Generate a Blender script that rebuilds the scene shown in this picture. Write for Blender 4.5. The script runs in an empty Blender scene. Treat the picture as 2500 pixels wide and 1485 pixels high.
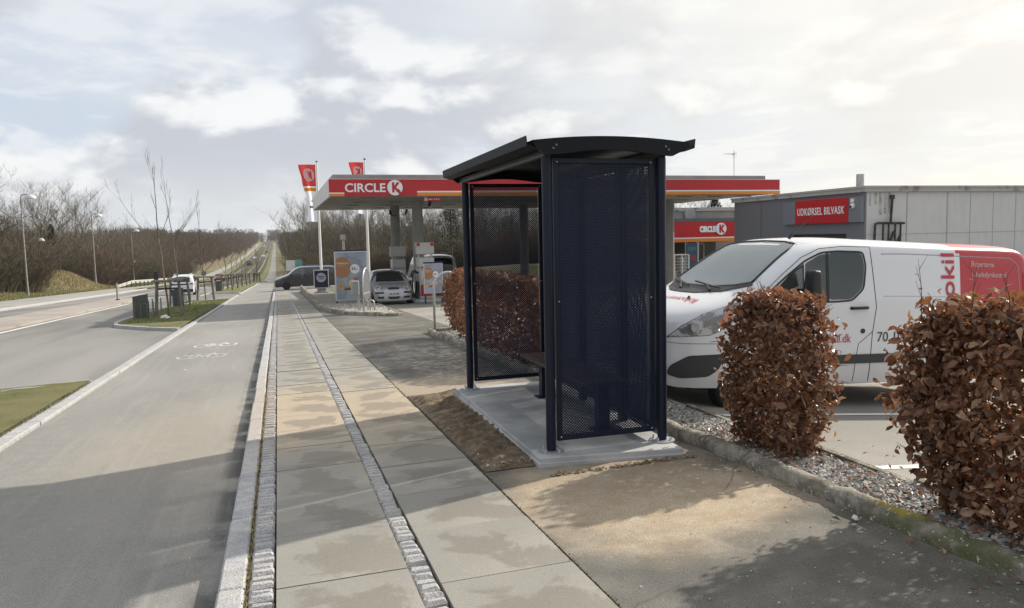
import bpy, bmesh, math, random
from math import sin, cos, pi, radians, sqrt, atan2
from mathutils import Vector, Matrix
random.seed(7)
R = random.Random(11)
SC = bpy.context.scene
COL = SC.collection
# ------------------------------------------------------------------ camera
cam_d = bpy.data.cameras.new("camera")
cam_d.sensor_width = 36.0
cam_d.lens = 36.0 * 1860 / 2500
cam_d.clip_start = 0.05
cam_d.clip_end = 6000
cam = bpy.data.objects.new("camera", cam_d)
COL.objects.link(cam)
YAW, PITCH, ROLL = radians(17.05), radians(5.02), radians(-1.26)
fw = Vector((sin(YAW)*cos(PITCH), cos(YAW)*cos(PITCH), -sin(PITCH)))
rt = Vector((cos(YAW), -sin(YAW), 0)); up = rt.cross(fw)
rt2 = cos(ROLL)*rt + sin(ROLL)*up; up2 = -sin(ROLL)*rt + cos(ROLL)*up
M = Matrix((rt2, up2, -fw)).transposed().to_4x4()
M.translation = Vector((0, 0, 1.65))
cam.matrix_world = M
SC.camera = cam
SC.render.resolution_x, SC.render.resolution_y = 1024, 608
# ------------------------------------------------------------------ light
SUN_AZ, SUN_EL = radians(72.5), radians(31)
sdir = Vector((sin(SUN_AZ)*cos(SUN_EL), cos(SUN_AZ)*cos(SUN_EL), sin(SUN_EL)))
sl = bpy.data.lights.new("sun", 'SUN'); sl.energy = 5.0; sl.angle = radians(0.9); sl.color = (1.0, .93, .82)
so = bpy.data.objects.new("sun", sl); COL.objects.link(so)
so.rotation_euler = (-sdir).to_track_quat('-Z', 'Y').to_euler()
SC.view_settings.view_transform = 'Standard'; SC.view_settings.look = 'None'
SC.view_settings.exposure = 0.18; SC.view_settings.gamma = 1.0
# ------------------------------------------------------------------ sky
W = bpy.data.worlds.new("World"); SC.world = W; W.use_nodes = True
nt = W.node_tree; N = nt.nodes; L = nt.links; N.clear()
def nd(t, **k):
    n = N.new(t)
    for a, v in k.items(): setattr(n, a, v)
    return n
def mth(op, a, b=None, c=None, clamp=False):
    n = N.new('ShaderNodeMath'); n.operation = op; n.use_clamp = clamp
    for i, v in enumerate((a, b, c)):
        if v is None: continue
        if isinstance(v, (int, float)): n.inputs[i].default_value = v
        else: L.new(v, n.inputs[i])
    return n.outputs[0]
def mixc(f, a, b):
    n = N.new('ShaderNodeMix'); n.data_type = 'RGBA'
    for i, v in ((0, f), (6, a), (7, b)):
        if isinstance(v, (int, float)): n.inputs[i].default_value = v
        elif isinstance(v, tuple): n.inputs[i].default_value = (*v, 1)
        else: L.new(v, n.inputs[i])
    return n.outputs[2]
def sstep(v, a, b):
    n = N.new('ShaderNodeMapRange'); n.interpolation_type = 'SMOOTHSTEP'
    L.new(v, n.inputs[0]); n.inputs[1].default_value = a; n.inputs[2].default_value = b
    return n.outputs[0]
sky = nd('ShaderNodeTexSky', sky_type='NISHITA', sun_disc=False, sun_elevation=SUN_EL, sun_rotation=SUN_AZ)
tc = nd('ShaderNodeTexCoord'); sep = nd('ShaderNodeSeparateXYZ'); L.new(tc.outputs['Generated'], sep.inputs[0])
zc = mth('ADD', mth('MAXIMUM', sep.outputs[2], 0.0), 0.10)
cx = mth('DIVIDE', sep.outputs[0], zc); cy = mth('DIVIDE', sep.outputs[1], zc)
def cloud(sx, sy, ox, oy, detail, rough, dist=.4):
    cb = nd('ShaderNodeCombineXYZ')
    L.new(mth('ADD', mth('MULTIPLY', cx, sx), ox), cb.inputs[0]); L.new(mth('ADD', mth('MULTIPLY', cy, sy), oy), cb.inputs[1])
    L.new(mth('MULTIPLY', sep.outputs[2], 2.0), cb.inputs[2])
    n = nd('ShaderNodeTexNoise'); n.inputs['Scale'].default_value = 1.0; n.inputs['Detail'].default_value = detail
    n.inputs['Roughness'].default_value = rough; n.inputs['Distortion'].default_value = dist
    L.new(cb.outputs[0], n.inputs['Vector']); return n.outputs[0]
n1 = cloud(.32, .25, 3.1, 1.7, 9, .55)       # broad veil
def puff(o):
    cb = nd('ShaderNodeCombineXYZ')
    for i, (v, s_) in enumerate(((sep.outputs[0], 3.6), (sep.outputs[1], 3.6), (sep.outputs[2], 7.))): L.new(mth('ADD', mth('MULTIPLY', v, s_), o[i]), cb.inputs[i])
    n = nd('ShaderNodeTexNoise'); n.inputs['Scale'].default_value = 1.0; n.inputs['Detail'].default_value = 9
    n.inputs['Roughness'].default_value = .52; n.inputs['Distortion'].default_value = .15; L.new(cb.outputs[0], n.inputs['Vector']); return n.outputs[0]
n2 = puff((9.2, 1.3, 2.5))        # cumulus bodies
n3 = puff((9.26, 1.32, 2.7))     # the same, shifted: lit edges
n4 = cloud(.18, .12, 1.2, 8.8, 4, .5)
K = 10.0   # colours are divided by the background strength 0.1
def c_(r, g, b): return (r*K, g*K, b*K)
veil = mixc(sstep(n1, .38, .62), c_(.57, .635, .73), c_(.80, .805, .80))
veil = mixc(mth('MULTIPLY', sstep(n4, .40, .62), .45), veil, c_(.66, .68, .74))
body = sstep(n2, .43, .55)
lowb = mth('SUBTRACT', 1.0, sstep(sep.outputs[2], .14, .50))
edge = sstep(mth('SUBTRACT', n2, n3), -.01, .10)
ccol = mixc(edge, c_(.52, .54, .59), c_(.90, .90, .89))
n5 = cloud(1.6, 1.3, 2.2, 7.1, 10, .6)
veil = mixc(mth('MULTIPLY', sstep(n5, .50, .62), .40), veil, c_(.93, .93, .915))
veil = mixc(mth('MULTIPLY', mth('SUBTRACT', 1.0, sstep(n5, .36, .47)), .45), veil, c_(.60, .62, .665))
skyc = mixc(mth('MULTIPLY', body, mth('ADD', mth('MULTIPLY', lowb, .75), .12)), veil, ccol)
# paler band at the horizon
skyc = mixc(mth('MULTIPLY', mth('SUBTRACT', 1.0, sstep(sep.outputs[2], -.02, .13)), .65), skyc, c_(.80, .805, .805))
# glow round the sun behind thin cloud
dp = nd('ShaderNodeVectorMath', operation='DOT_PRODUCT'); L.new(tc.outputs['Generated'], dp.inputs[0]); dp.inputs[1].default_value = sdir
glow = sstep(dp.outputs['Value'], .42, 1.0)
skyc = mixc(mth('MULTIPLY', glow, .66), skyc, c_(1.06, 1.0, .86))
skyc = mixc(.06, skyc, sky.outputs[0])
bg = nd('ShaderNodeBackground'); bg.inputs[1].default_value = .1
L.new(skyc, bg.inputs[0]); out = nd('ShaderNodeOutputWorld'); L.new(bg.outputs[0], out.inputs[0])

# ------------------------------------------------------------------ mesh helpers
class MB:
    def __init__(s): s.v = []; s.f = []; s.m = []; s.mi = 0
    def add(s, vs, fs, mi=None):
        o = len(s.v); s.v += [tuple(v) for v in vs]
        for f in fs: s.f.append([i+o for i in f]); s.m.append(s.mi if mi is None else mi)
        return s
    def box(s, c, d, rz=0, M=None, mi=None, taper=1.0):
        x, y, z = [q/2 for q in d]; vs = []
        for k, t in ((-1, 1), (1, taper)):
            for a, b in ((-1, -1), (1, -1), (1, 1), (-1, 1)):
                p = Vector((a*x*t, b*y*t, k*z))
                if M: p = M @ p
                if rz: p = Matrix.Rotation(rz, 3, 'Z') @ p
                vs.append(p + Vector(c))
        return s.add(vs, [(3, 2, 1, 0), (4, 5, 6, 7), (0, 1, 5, 4), (1, 2, 6, 5), (2, 3, 7, 6), (3, 0, 4, 7)], mi)
    def b2(s, p0, p1, mi=None):
        return s.box([(a+b)/2 for a, b in zip(p0, p1)], [abs(b-a) for a, b in zip(p0, p1)], mi=mi)
    def tube(s, pts, r, n=8, cap=True, mi=None):
        pts = [Vector(p) for p in pts]; rs = r if isinstance(r, (list, tuple)) else [r]*len(pts)
        vs = []; prev = None
        for i, p in enumerate(pts):
            t = (pts[min(i+1, len(pts)-1)] - pts[max(i-1, 0)]).normalized()
            if prev is None:
                a = Vector((0, 0, 1)) if abs(t.z) < .9 else Vector((1, 0, 0)); u = t.cross(a).normalized()
            else: u = (prev - t*prev.dot(t)).normalized()
            prev = u; w = t.cross(u)
            for k in range(n):
                q = 2*pi*k/n; vs.append(p + (u*cos(q) + w*sin(q))*rs[i])
        fs = []
        for i in range(len(pts)-1):
            for k in range(n):
                a = i*n+k; b = i*n+(k+1) % n; fs.append((a, b, b+n, a+n))
        if cap: fs += [tuple(range(n-1, -1, -1)), tuple(range((len(pts)-1)*n, len(pts)*n))]
        return s.add(vs, fs, mi)
    def cyl(s, c, r, h, n=16, r2=None, mi=None):
        return s.tube([c, (c[0], c[1], c[2]+h)], [r, r if r2 is None else r2], n, mi=mi)
    def lathe(s, c, prof, n=16, axis='Z', mi=None):
        vs = []; 
        for r, h in prof:
            for k in range(n):
                q = 2*pi*k/n; p = (r*cos(q), r*sin(q), h)
                if axis == 'Y': p = (p[0], h, p[1])
                if axis == 'X': p = (h, p[0], p[1])
                vs.append((p[0]+c[0], p[1]+c[1], p[2]+c[2]))
        fs = [(i*n+k, i*n+(k+1) % n, (i+1)*n+(k+1) % n, (i+1)*n+k) for i in range(len(prof)-1) for k in range(n)]
        fs += [tuple(range(n-1, -1, -1)), tuple(range((len(prof)-1)*n, len(prof)*n))]
        return s.add(vs, fs, mi)
    def prism(s, poly, o, ax, ay, az, t, mi=None):
        """2-D polygon in the plane (ax, ay) at o, extruded t along az"""
        o, ax, ay, az = Vector(o), Vector(ax), Vector(ay), Vector(az); n = len(poly)
        a = [o+ax*p[0]+ay*p[1] for p in poly]; b = [q+az*t for q in a]
        return s.add(a+b, [tuple(range(n-1, -1, -1)), tuple(range(n, 2*n))] + [(i, (i+1) % n, n+(i+1) % n, n+i) for i in range(n)], mi)
    def build(s, name, mat, parent=None, smooth=False, bevel=0, loc=None, rot=None, fix=True, seg=1):
        me = bpy.data.meshes.new(name); me.from_pydata(s.v, [], s.f)
        mats = mat if isinstance(mat, (list, tuple)) else [mat]
        for m in mats: me.materials.append(m)
        if len(mats) > 1: me.polygons.foreach_set('material_index', s.m)
        if fix:
            bm = bmesh.new(); bm.from_mesh(me); bmesh.ops.recalc_face_normals(bm, faces=bm.faces); bm.to_mesh(me); bm.free()
        if smooth is True: me.polygons.foreach_set('use_smooth', [True]*len(me.polygons))
        elif smooth: me.polygons.foreach_set('use_smooth', [True]*len(me.polygons)); me.set_sharp_from_angle(angle=smooth)
        me.update()
        o = bpy.data.objects.new(name, me); COL.objects.link(o)
        if parent: o.parent = parent
        if loc: o.location = loc
        if rot is not None: o.rotation_euler = rot if isinstance(rot, tuple) else (0, 0, rot)
        if bevel:
            b = o.modifiers.new('bevel', 'BEVEL'); b.width = bevel; b.segments = seg; b.limit_method = 'ANGLE'; b.angle_limit = .6
        return o
def tag(o, label=None, cat=None, group=None, kind=None):
    if label: o['label'] = label
    if cat: o['category'] = cat
    if group: o['group'] = group
    if kind: o['kind'] = kind
    return o
def thing(name, label, cat, loc=(0, 0, 0), rz=0, group=None):
    o = bpy.data.objects.new(name, None); COL.objects.link(o); o.empty_display_size = .2
    o.location = loc; o.rotation_euler = (0, 0, rz); return tag(o, label, cat, group)
def struct(o): o['kind'] = 'structure'; return o
def copy_tree(o, kids, label=None, loc=None, rz=None, scale=None, parent=None):
    c = o.copy(); COL.objects.link(c)
    if parent: c.parent = parent
    if label: c['label'] = label
    if loc is not None: c.location = loc
    if rz is not None: c.rotation_euler = (0, 0, rz)
    if scale: c.scale = scale
    for ch in kids.get(o.name, []):
        copy_tree(ch, kids, parent=c)
    return c
def kidmap(root):
    d = {}
    for o in root.children_recursive: d.setdefault(o.parent.name, []).append(o)
    return d
# ------------------------------------------------------------------ materials
def mat(name, col, rough=.7, metal=0., spec=.5, col2=None, scale=4., lo=.4, hi=.6, detail=6, bump=0., bscale=60., world=False,
        speck=0., sscale=300., stretch=None, alpha=None, coat=0., emit=None, ior=None):
    m = bpy.data.materials.new(name); m.use_nodes = True; t = m.node_tree; p = t.nodes['Principled BSDF']
    p.inputs['Roughness'].default_value = rough; p.inputs['Metallic'].default_value = metal
    p.inputs['Specular IOR Level'].default_value = spec
    if ior: p.inputs['IOR'].default_value = ior
    if coat: p.inputs['Coat Weight'].default_value = coat; p.inputs['Coat Roughness'].default_value = .04
    p.inputs['Base Color'].default_value = (*col, 1)
    if emit: p.inputs['Emission Color'].default_value = (*col, 1); p.inputs['Emission Strength'].default_value = emit
    if not (col2 or bump or speck): return m
    if world: vec = t.nodes.new('ShaderNodeNewGeometry').outputs['Position']
    else: vec = t.nodes.new('ShaderNodeTexCoord').outputs['Object']
    def noise(sc, det, st=None, ro=.55):
        n = t.nodes.new('ShaderNodeTexNoise'); n.inputs['Scale'].default_value = sc; n.inputs['Detail'].default_value = det
        n.inputs['Roughness'].default_value = ro
        if st:
            mp = t.nodes.new('ShaderNodeMapping'); mp.inputs['Scale'].default_value = st; t.links.new(vec, mp.inputs[0]); t.links.new(mp.outputs[0], n.inputs['Vector'])
        else: t.links.new(vec, n.inputs['Vector'])
        return n.outputs[0]
    cur = None
    def mix(f, a, b):
        n = t.nodes.new('ShaderNodeMix'); n.data_type = 'RGBA'
        for i, v in ((0, f), (6, a), (7, b)):
            if isinstance(v, tuple): n.inputs[i].default_value = (*v, 1)
            else: t.links.new(v, n.inputs[i])
        return n.outputs[2]
    def ramp(v, a, b):
        n = t.nodes.new('ShaderNodeMapRange'); n.interpolation_type = 'SMOOTHSTEP'; t.links.new(v, n.inputs[0])
        n.inputs[1].default_value = a; n.inputs[2].default_value = b; return n.outputs[0]
    cur = col
    if col2: cur = mix(ramp(noise(scale, detail, stretch), lo, hi), col, col2)
    if speck:
        d = tuple(c*(1-speck) for c in (1, 1, 1))
        sp = mix(ramp(noise(sscale, 2), .42, .62), d, (1+speck, 1+speck, 1+speck))
        n = t.nodes.new('ShaderNodeMix'); n.data_type = 'RGBA'; n.blend_type = 'MULTIPLY'; n.inputs[0].default_value = 1
        if isinstance(cur, tuple): n.inputs[6].default_value = (*cur, 1)
        else: t.links.new(cur, n.inputs[6])
        t.links.new(sp, n.inputs[7]); cur = n.outputs[2]
    if not isinstance(cur, tuple): t.links.new(cur, p.inputs['Base Color'])
    if bump:
        b = t.nodes.new('ShaderNodeBump'); b.inputs['Strength'].default_value = min(1, bump); b.inputs['Distance'].default_value = .01*max(1, bump)
        t.links.new(noise(bscale, 5), b.inputs['Height']); t.links.new(b.outputs[0], p.inputs['Normal'])
    return m
class G:
    """node graph on a material, for the ground surfaces that carry stains of their own"""
    def __init__(s, name, rough=.85):
        s.m = bpy.data.materials.new(name); s.m.use_nodes = True; s.t = s.m.node_tree; s.p = s.t.nodes['Principled BSDF']
        s.p.inputs['Roughness'].default_value = rough
        s.pos = s.t.nodes.new('ShaderNodeNewGeometry').outputs['Position']
        x = s.t.nodes.new('ShaderNodeSeparateXYZ'); s.t.links.new(s.pos, x.inputs[0]); s.x, s.y, s.z = x.outputs
    def lk(s, v, i):
        if isinstance(v, (int, float)): i.default_value = v
        elif isinstance(v, tuple): i.default_value = (*v, 1) if len(v) == 3 and i.type == 'RGBA' else v
        else: s.t.links.new(v, i)
    def n(s, sc, det=5, st=None, ro=.55, vec=None, dist=0, off=None):
        v = vec or s.pos
        if st or off:
            mp = s.t.nodes.new('ShaderNodeMapping'); mp.inputs['Scale'].default_value = st or (1, 1, 1); mp.inputs['Location'].default_value = off or (0, 0, 0)
            s.t.links.new(v, mp.inputs[0]); v = mp.outputs[0]
        k = s.t.nodes.new('ShaderNodeTexNoise'); k.inputs['Scale'].default_value = sc; k.inputs['Detail'].default_value = det
        k.inputs['Roughness'].default_value = ro; k.inputs['Distortion'].default_value = dist; s.t.links.new(v, k.inputs['Vector']); return k.outputs[0]
    def mth(s, op, a, b=0., clamp=False):
        k = s.t.nodes.new('ShaderNodeMath'); k.operation = op; k.use_clamp = clamp; s.lk(a, k.inputs[0]); s.lk(b, k.inputs[1]); return k.outputs[0]
    def st(s, v, a, b, o0=0., o1=1.):
        k = s.t.nodes.new('ShaderNodeMapRange'); k.interpolation_type = 'SMOOTHSTEP'; s.lk(v, k.inputs[0])
        k.inputs[1].default_value = a; k.inputs[2].default_value = b; k.inputs[3].default_value = o0; k.inputs[4].default_value = o1; return k.outputs[0]
    def mix(s, f, a, b, mode='MIX'):
        k = s.t.nodes.new('ShaderNodeMix'); k.data_type = 'RGBA'; k.blend_type = mode; s.lk(f, k.inputs[0]); s.lk(a, k.inputs[6]); s.lk(b, k.inputs[7]); return k.outputs[2]
    def blob(s, cx, cy, rx, ry, soft=.35, ns=None):
        """soft irregular patch on the ground round (cx, cy)"""
        dx = s.mth('DIVIDE', s.mth('SUBTRACT', s.x, cx), rx); dy = s.mth('DIVIDE', s.mth('SUBTRACT', s.y, cy), ry)
        d = s.mth('SQRT', s.mth('ADD', s.mth('MULTIPLY', dx, dx), s.mth('MULTIPLY', dy, dy)))
        if ns is not None: d = s.mth('ADD', d, s.mth('MULTIPLY', s.mth('SUBTRACT', ns, .5), 1.6))
        return s.st(d, 1-soft, 1+soft, 1., 0.)
    def fin(s, c, bump=.3, bscale=90., bn=None, rough=None, dist=.01):
        s.lk(c, s.p.inputs['Base Color'])
        b = s.t.nodes.new('ShaderNodeBump'); b.inputs['Strength'].default_value = bump; b.inputs['Distance'].default_value = dist
        s.t.links.new(bn if bn is not None else s.n(bscale, 6), b.inputs['Height']); s.t.links.new(b.outputs[0], s.p.inputs['Normal'])
        if rough is not None: s.lk(rough, s.p.inputs['Roughness'])
        return s.m

# ------------------------------------------------------------------ terrain
PY = [-60, 0, 30, 65, 100, 140, 200, 300, 450, 600, 800, 1000, 1200, 1700]
PZ = [2.1, 0, -1.05, -2.275, -3.5, -4.95, -6.75, -7.55, -6.75, -4.95, -1.55, 2.0, 3.4, 3.4]
def _prof():
    n = len(PY); m = []
    for i in range(n):
        if i == 0: m.append((PZ[1]-PZ[0])/(PY[1]-PY[0]))
        elif i == n-1: m.append(0)
        else: m.append(.5*((PZ[i]-PZ[i-1])/(PY[i]-PY[i-1]) + (PZ[i+1]-PZ[i])/(PY[i+1]-PY[i])))
    return m
PM = _prof()
def prof(y):
    if y <= PY[0]: return PZ[0]
    if y >= PY[-1]: return PZ[-1]
    for i in range(len(PY)-1):
        if y <= PY[i+1]:
            h = PY[i+1]-PY[i]; t = (y-PY[i])/h
            return ((2*t**3-3*t*t+1)*PZ[i] + (t**3-2*t*t+t)*h*PM[i] + (-2*t**3+3*t*t)*PZ[i+1] + (t**3-t*t)*h*PM[i+1])
def zg(x, y):
    z = prof(y) + .0157*min(max(x, -1.5), 4.1)
    if x > 4.1: z -= .085*min(1, max(0, (24-y)/12))*min(x-4.1, 7)
    return z
def sm(a, b, v):
    t = max(0, min(1, (v-a)/(b-a))); return t*t*(3-2*t)
def zt(x, y):
    """open terrain beyond the paving"""
    z = zg(x, y)
    if x < -20.4:
        z += .7*sm(-21.5, -29, x) + 2.0*sm(-27, -40, x)*sm(60, 110, y)
        z += 1.9*math.exp(-((x+26.0)/3.0)**2-((y-108)/8.0)**2)
    if x > 4 and y > 74: z += 1.5*sm(6, 30, x)
    if abs(x) > 60: z += 10*sm(60, 600, abs(x))*sm(100, 700, y)
    return z
YL = [-40+i*2. for i in range(20)] + [0+i*1.5 for i in range(67)] + [100.5+i*6 for i in range(50)] + [400+i*20 for i in range(66)]
def ysub(a, b): return [a] + [y for y in YL if a+.01 < y < b-.01] + [b]
def sheet(name, x0, x1, y0, y1, dz, m, nx=2, skirt=0, zf=None, parent=None):
    """a strip of ground between x0 and x1 (numbers or functions of y)"""
    zf = zf or zg; mb = MB(); ys = ysub(y0, y1)
    f0 = x0 if callable(x0) else (lambda y: x0); f1 = x1 if callable(x1) else (lambda y: x1)
    vs = []
    for y in ys:
        for i in range(nx+1):
            x = f0(y) + (f1(y)-f0(y))*i/nx; vs.append((x, y, zf(x, y)+dz))
    n = nx+1; fs = [(j*n+i, j*n+i+1, (j+1)*n+i+1, (j+1)*n+i) for j in range(len(ys)-1) for i in range(nx)]
    mb.add(vs, fs)
    if skirt:
        rim = [j*n for j in range(len(ys))] + [(len(ys)-1)*n+i for i in range(1, n)] + [j*n+nx for j in range(len(ys)-2, -1, -1)] + [i for i in range(nx-1, 0, -1)]
        lo = [(vs[i][0], vs[i][1], vs[i][2]-skirt) for i in rim]; k = len(rim)
        mb.add([vs[i] for i in rim]+lo, [(i, (i+1) % k, k+(i+1) % k, k+i) for i in range(k)])
    return struct(mb.build(name, m, fix=False))
def kerb(name, pts, w, h, m, base=.05, blk=1.0, jit=.004, label=None, cat=None, gap=.008, bev=.008, col=False):
    """granite kerb stones along a polyline; pts are (x, y)"""
    mb = MB(); ps = [Vector((p[0], p[1], 0)) for p in pts]
    for a, b in zip(ps, ps[1:]):
        d = b-a; ln = d.length; n = max(1, round(ln/blk)); u = d/ln; r = Vector((u.y, -u.x, 0))
        for i in range(n):
            t0 = ln*i/n + gap/2; t1 = ln*(i+1)/n - gap/2; vs = []
            j = R.uniform(-jit, jit)
            for t in (t0, t1):
                c = a+u*t
                for s, hh in ((-1, -base), (1, -base), (1, h), (-1, h)):
                    q = c + r*(s*w/2+j); vs.append((q.x, q.y, zg(c.x, c.y)+hh+(R.uniform(-jit, jit) if hh > 0 else 0)))
            mb.add(vs, [(0, 3, 2, 1), (4, 5, 6, 7), (0, 1, 5, 4), (1, 2, 6, 5), (2, 3, 7, 6), (3, 0, 4, 7)])
    o = mb.build(name, m, bevel=bev)
    return struct(o)

# ---- ground materials
g = G('asphalt_bike_path', .82)
a = g.mix(g.st(g.n(.5, 4, st=(1, .35, 1)), .35, .65), (.225, .220, .206), (.285, .278, .262))
a = g.mix(g.mth('MULTIPLY', g.st(g.n(6, 6), .4, .7), .5), a, (.28, .27, .25))
tan = g.mth('MULTIPLY', g.blob(-.8, 8.8, 1.1, 2.2, .7, g.n(.8, 4)), .32)
a = g.mix(tan, a, (.43, .36, .275))
a = g.mix(g.mth('MULTIPLY', g.st(g.x, -.62, -.40), g.st(g.n(2.2, 5), .38, .58)), a, (.075, .072, .068))   # damp edge by the kerb
a = g.mix(g.mth('MULTIPLY', g.st(g.n(.9, 5, st=(3, .3, 1), off=(4, 2, 0)), .60, .72), .35), a, (.17, .17, .16))
sp = g.n(150, 4, ro=.8); a = g.mix(1., a, g.mix(g.st(sp, .36, .66), (.62, .62, .62), (1.42, 1.41, 1.38)), 'MULTIPLY')
a = g.mix(g.mth('MULTIPLY', g.st(g.n(3.0, 8, st=(3.5, .12, 1), off=(1, 0, 0)), .52, .70), .35), a, (.34, .33, .31))
M_BIKE = g.fin(a, .35, 260)
g = G('asphalt_road', .85)
a = g.mix(g.st(g.n(.25, 6, st=(1, .18, 1), dist=.6), .36, .64), (.165, .160, .150), (.265, .257, .243))
a = g.mix(g.mth('MULTIPLY', g.st(g.n(.5, 7, st=(1.0, .12, 1), off=(9, 3, 0)), .52, .68), .55), a, (.14, .137, .132))
sp = g.n(70, 4, ro=.8); a = g.mix(1., a, g.mix(g.st(sp, .36, .66), (.74, .74, .74), (1.28, 1.28, 1.27)), 'MULTIPLY')
M_ROAD = g.fin(a, .3, 160)
g = G('median_paving', .9)
a = g.mix(g.st(g.n(.5, 6), .38, .62), (.30, .262, .228), (.37, .33, .295))
M_MED = g.fin(a, .3, 100)
g = G('asphalt_worn', .86)      # footway asphalt right of the slabs, sandy and damp in patches, hedge shade painted in
nz = g.n(1.6, 7, ro=.6, dist=.3); nf = g.n(5.5, 8, ro=.65)
a = g.mix(g.st(nz, .38, .62), (.12, .114, .10), (.19, .18, .16))
sand = g.blob(2.35, 4.6, .98, .95, .40, g.n(1.5, 7, ro=.6))
a = g.mix(g.mth('MULTIPLY', sand, .85), a, g.mix(g.st(nf, .35, .65), (.45, .345, .235), (.52, .43, .315)))
sand2 = g.blob(1.9, 9.9, 1.1, .9, .5, g.n(1.3, 6, off=(3, 1, 0)))
a = g.mix(g.mth('MULTIPLY', sand2, .8), a, (.40, .325, .245))
hedge_shade = g.blob(2.55, 4.95, .75, .40, .35, g.n(1.4, 7, off=(7, 7, 0)))  # cast shadow of the hedge, painted as a darker patch
a = g.mix(g.mth('MULTIPLY', hedge_shade, .30), a, (.22, .17, .125))
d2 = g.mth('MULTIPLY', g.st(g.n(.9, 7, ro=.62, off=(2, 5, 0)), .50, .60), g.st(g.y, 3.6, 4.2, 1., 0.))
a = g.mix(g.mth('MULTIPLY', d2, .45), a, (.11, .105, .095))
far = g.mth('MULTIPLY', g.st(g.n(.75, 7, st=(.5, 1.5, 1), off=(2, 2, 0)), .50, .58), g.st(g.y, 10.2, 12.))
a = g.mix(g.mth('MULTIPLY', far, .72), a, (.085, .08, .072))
moss = g.mth('MULTIPLY', g.st(g.x, 2.75, 3.3), g.st(g.n(2.5, 6), .42, .6))
a = g.mix(g.mth('MULTIPLY', moss, .6), a, (.09, .085, .05))
lime = g.mth('MULTIPLY', g.st(g.n(2.2, 9, st=(1, 2.2, 1), ro=.7, off=(1, 8, 0)), .60, .68), g.st(g.y, 3.2, 4.2, 1., 0.))
a = g.mix(g.mth('MULTIPLY', lime, .7), a, (.42, .40, .36))
vo = g.t.nodes.new('ShaderNodeTexVoronoi'); vo.feature = 'DISTANCE_TO_EDGE'; vo.inputs['Scale'].default_value = .9; wv = g.mix(.12, g.pos, g.n(4, 4)); g.t.links.new(wv, vo.inputs['Vector'])
a = g.mix(g.mth('MULTIPLY', g.mth('MULTIPLY', g.st(vo.outputs['Distance'], .006, .002), g.st(g.n(.7, 3, off=(5, 5, 0)), .55, .60)), .5), a, (.08, .075, .065))
sp = g.n(190, 4, ro=.8); a = g.mix(1., a, g.mix(g.st(sp, .36, .66), (.52, .52, .52), (1.55, 1.54, 1.50)), 'MULTIPLY')
M_WORN = g.fin(a, .55, 300)
g = G('asphalt_forecourt', .88)
a = g.mix(g.st(g.n(.4, 6), .38, .62), (.235, .222, .197), (.32, .305, .272))
sp = g.n(210, 3, ro=.7); a = g.mix(1., a, g.mix(g.st(sp, .36, .66), (.68, .68, .68), (1.36, 1.35, 1.33)), 'MULTIPLY')
M_FORE = g.fin(a, .5, 200)
g = G('granite', .75)
a = g.mix(g.st(g.n(9, 5), .35, .65), (.33, .335, .345), (.43, .43, .43))
a = g.mix(g.mth('MULTIPLY', g.blob(-.3, 9.6, .6, 2.2, .5, g.n(2, 3)), .6), a, (.40, .325, .25))
a = g.mix(g.st(g.n(1.3, 4, off=(0, 3, 0)), .40, .62), a, g.mix(.35, a, (.46, .42, .37)))
sp = g.n(170, 3, ro=.75); a = g.mix(1., a, g.mix(g.st(sp, .36, .64), (.60, .60, .62), (1.42, 1.41, 1.4)), 'MULTIPLY')
M_GRAN = g.fin(a, .7, 70, dist=.012)
g = G('mossy_concrete', .9)
a = g.mix(g.st(g.n(5, 7, ro=.65), .36, .62), (.13, .115, .085), (.34, .31, .26))
ms = g.mth('MULTIPLY', g.st(g.y, 3.3, 3.75, 1., .12), g.st(g.n(7, 5), .34, .52))
a = g.mix(g.mth('MULTIPLY', ms, .8), a, (.085, .095, .028))
a = g.mix(g.mth('MULTIPLY', g.blob(3.40, 3.45, .05, .16, .5, g.n(14, 4)), .9), a, (.42, .32, .015))
a = g.mix(g.st(g.n(28, 5), .61, .66), a, (.47, .46, .43))
M_MOSS = g.fin(a, .9, 45, dist=.02)
g = G('slab_concrete', .78)     # pavement slabs: damp patches keep clear of each slab's edge
uv = g.t.nodes.new('ShaderNodeUVMap').outputs[0]
us = g.t.nodes.new('ShaderNodeSeparateXYZ'); g.t.links.new(uv, us.inputs[0])
def edge(v): return g.mth('MINIMUM', v, g.mth('SUBTRACT', 1., v))
ed = g.mth('MINIMUM', edge(us.outputs[0]), edge(us.outputs[1]))
at = g.t.nodes.new('ShaderNodeAttribute'); at.attribute_name = 'slab'
av = g.t.nodes.new('ShaderNodeSeparateColor'); g.t.links.new(at.outputs['Color'], av.inputs[0])
base = g.mix(av.outputs[1], (.27, .258, .232), (.385, .360, .312))
base = g.mix(g.mth('MULTIPLY', g.st(g.n(3, 5), .35, .65), .35), base, (.32, .30, .26))
tn = g.blob(.3, 8.9, 2.2, 1.9, .55, g.n(1.1, 3)); base = g.mix(g.mth('MULTIPLY', tn, .65), base, (.49, .385, .265))
dn = g.mth('ADD', g.mth('ADD', ed, g.mth('MULTIPLY', g.mth('SUBTRACT', g.n(2.4, 8, ro=.62, dist=.5), .5), 1.5)), g.mth('MULTIPLY', av.outputs[0], .34))
base = g.mix(g.mth('MULTIPLY', g.st(dn, .19, .33), .80), base, g.mix(.32, (.165, .147, .118), base))
sp = g.n(170, 4, ro=.8); base = g.mix(1., base, g.mix(g.st(sp, .36, .66), (.80, .80, .79), (1.20, 1.20, 1.19)), 'MULTIPLY')
base = g.mix(g.mth('MULTIPLY', g.st(g.n(60, 2), .70, .74), .7), base, (.12, .11, .10))
M_SLAB = g.fin(base, .2, 200)
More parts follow.
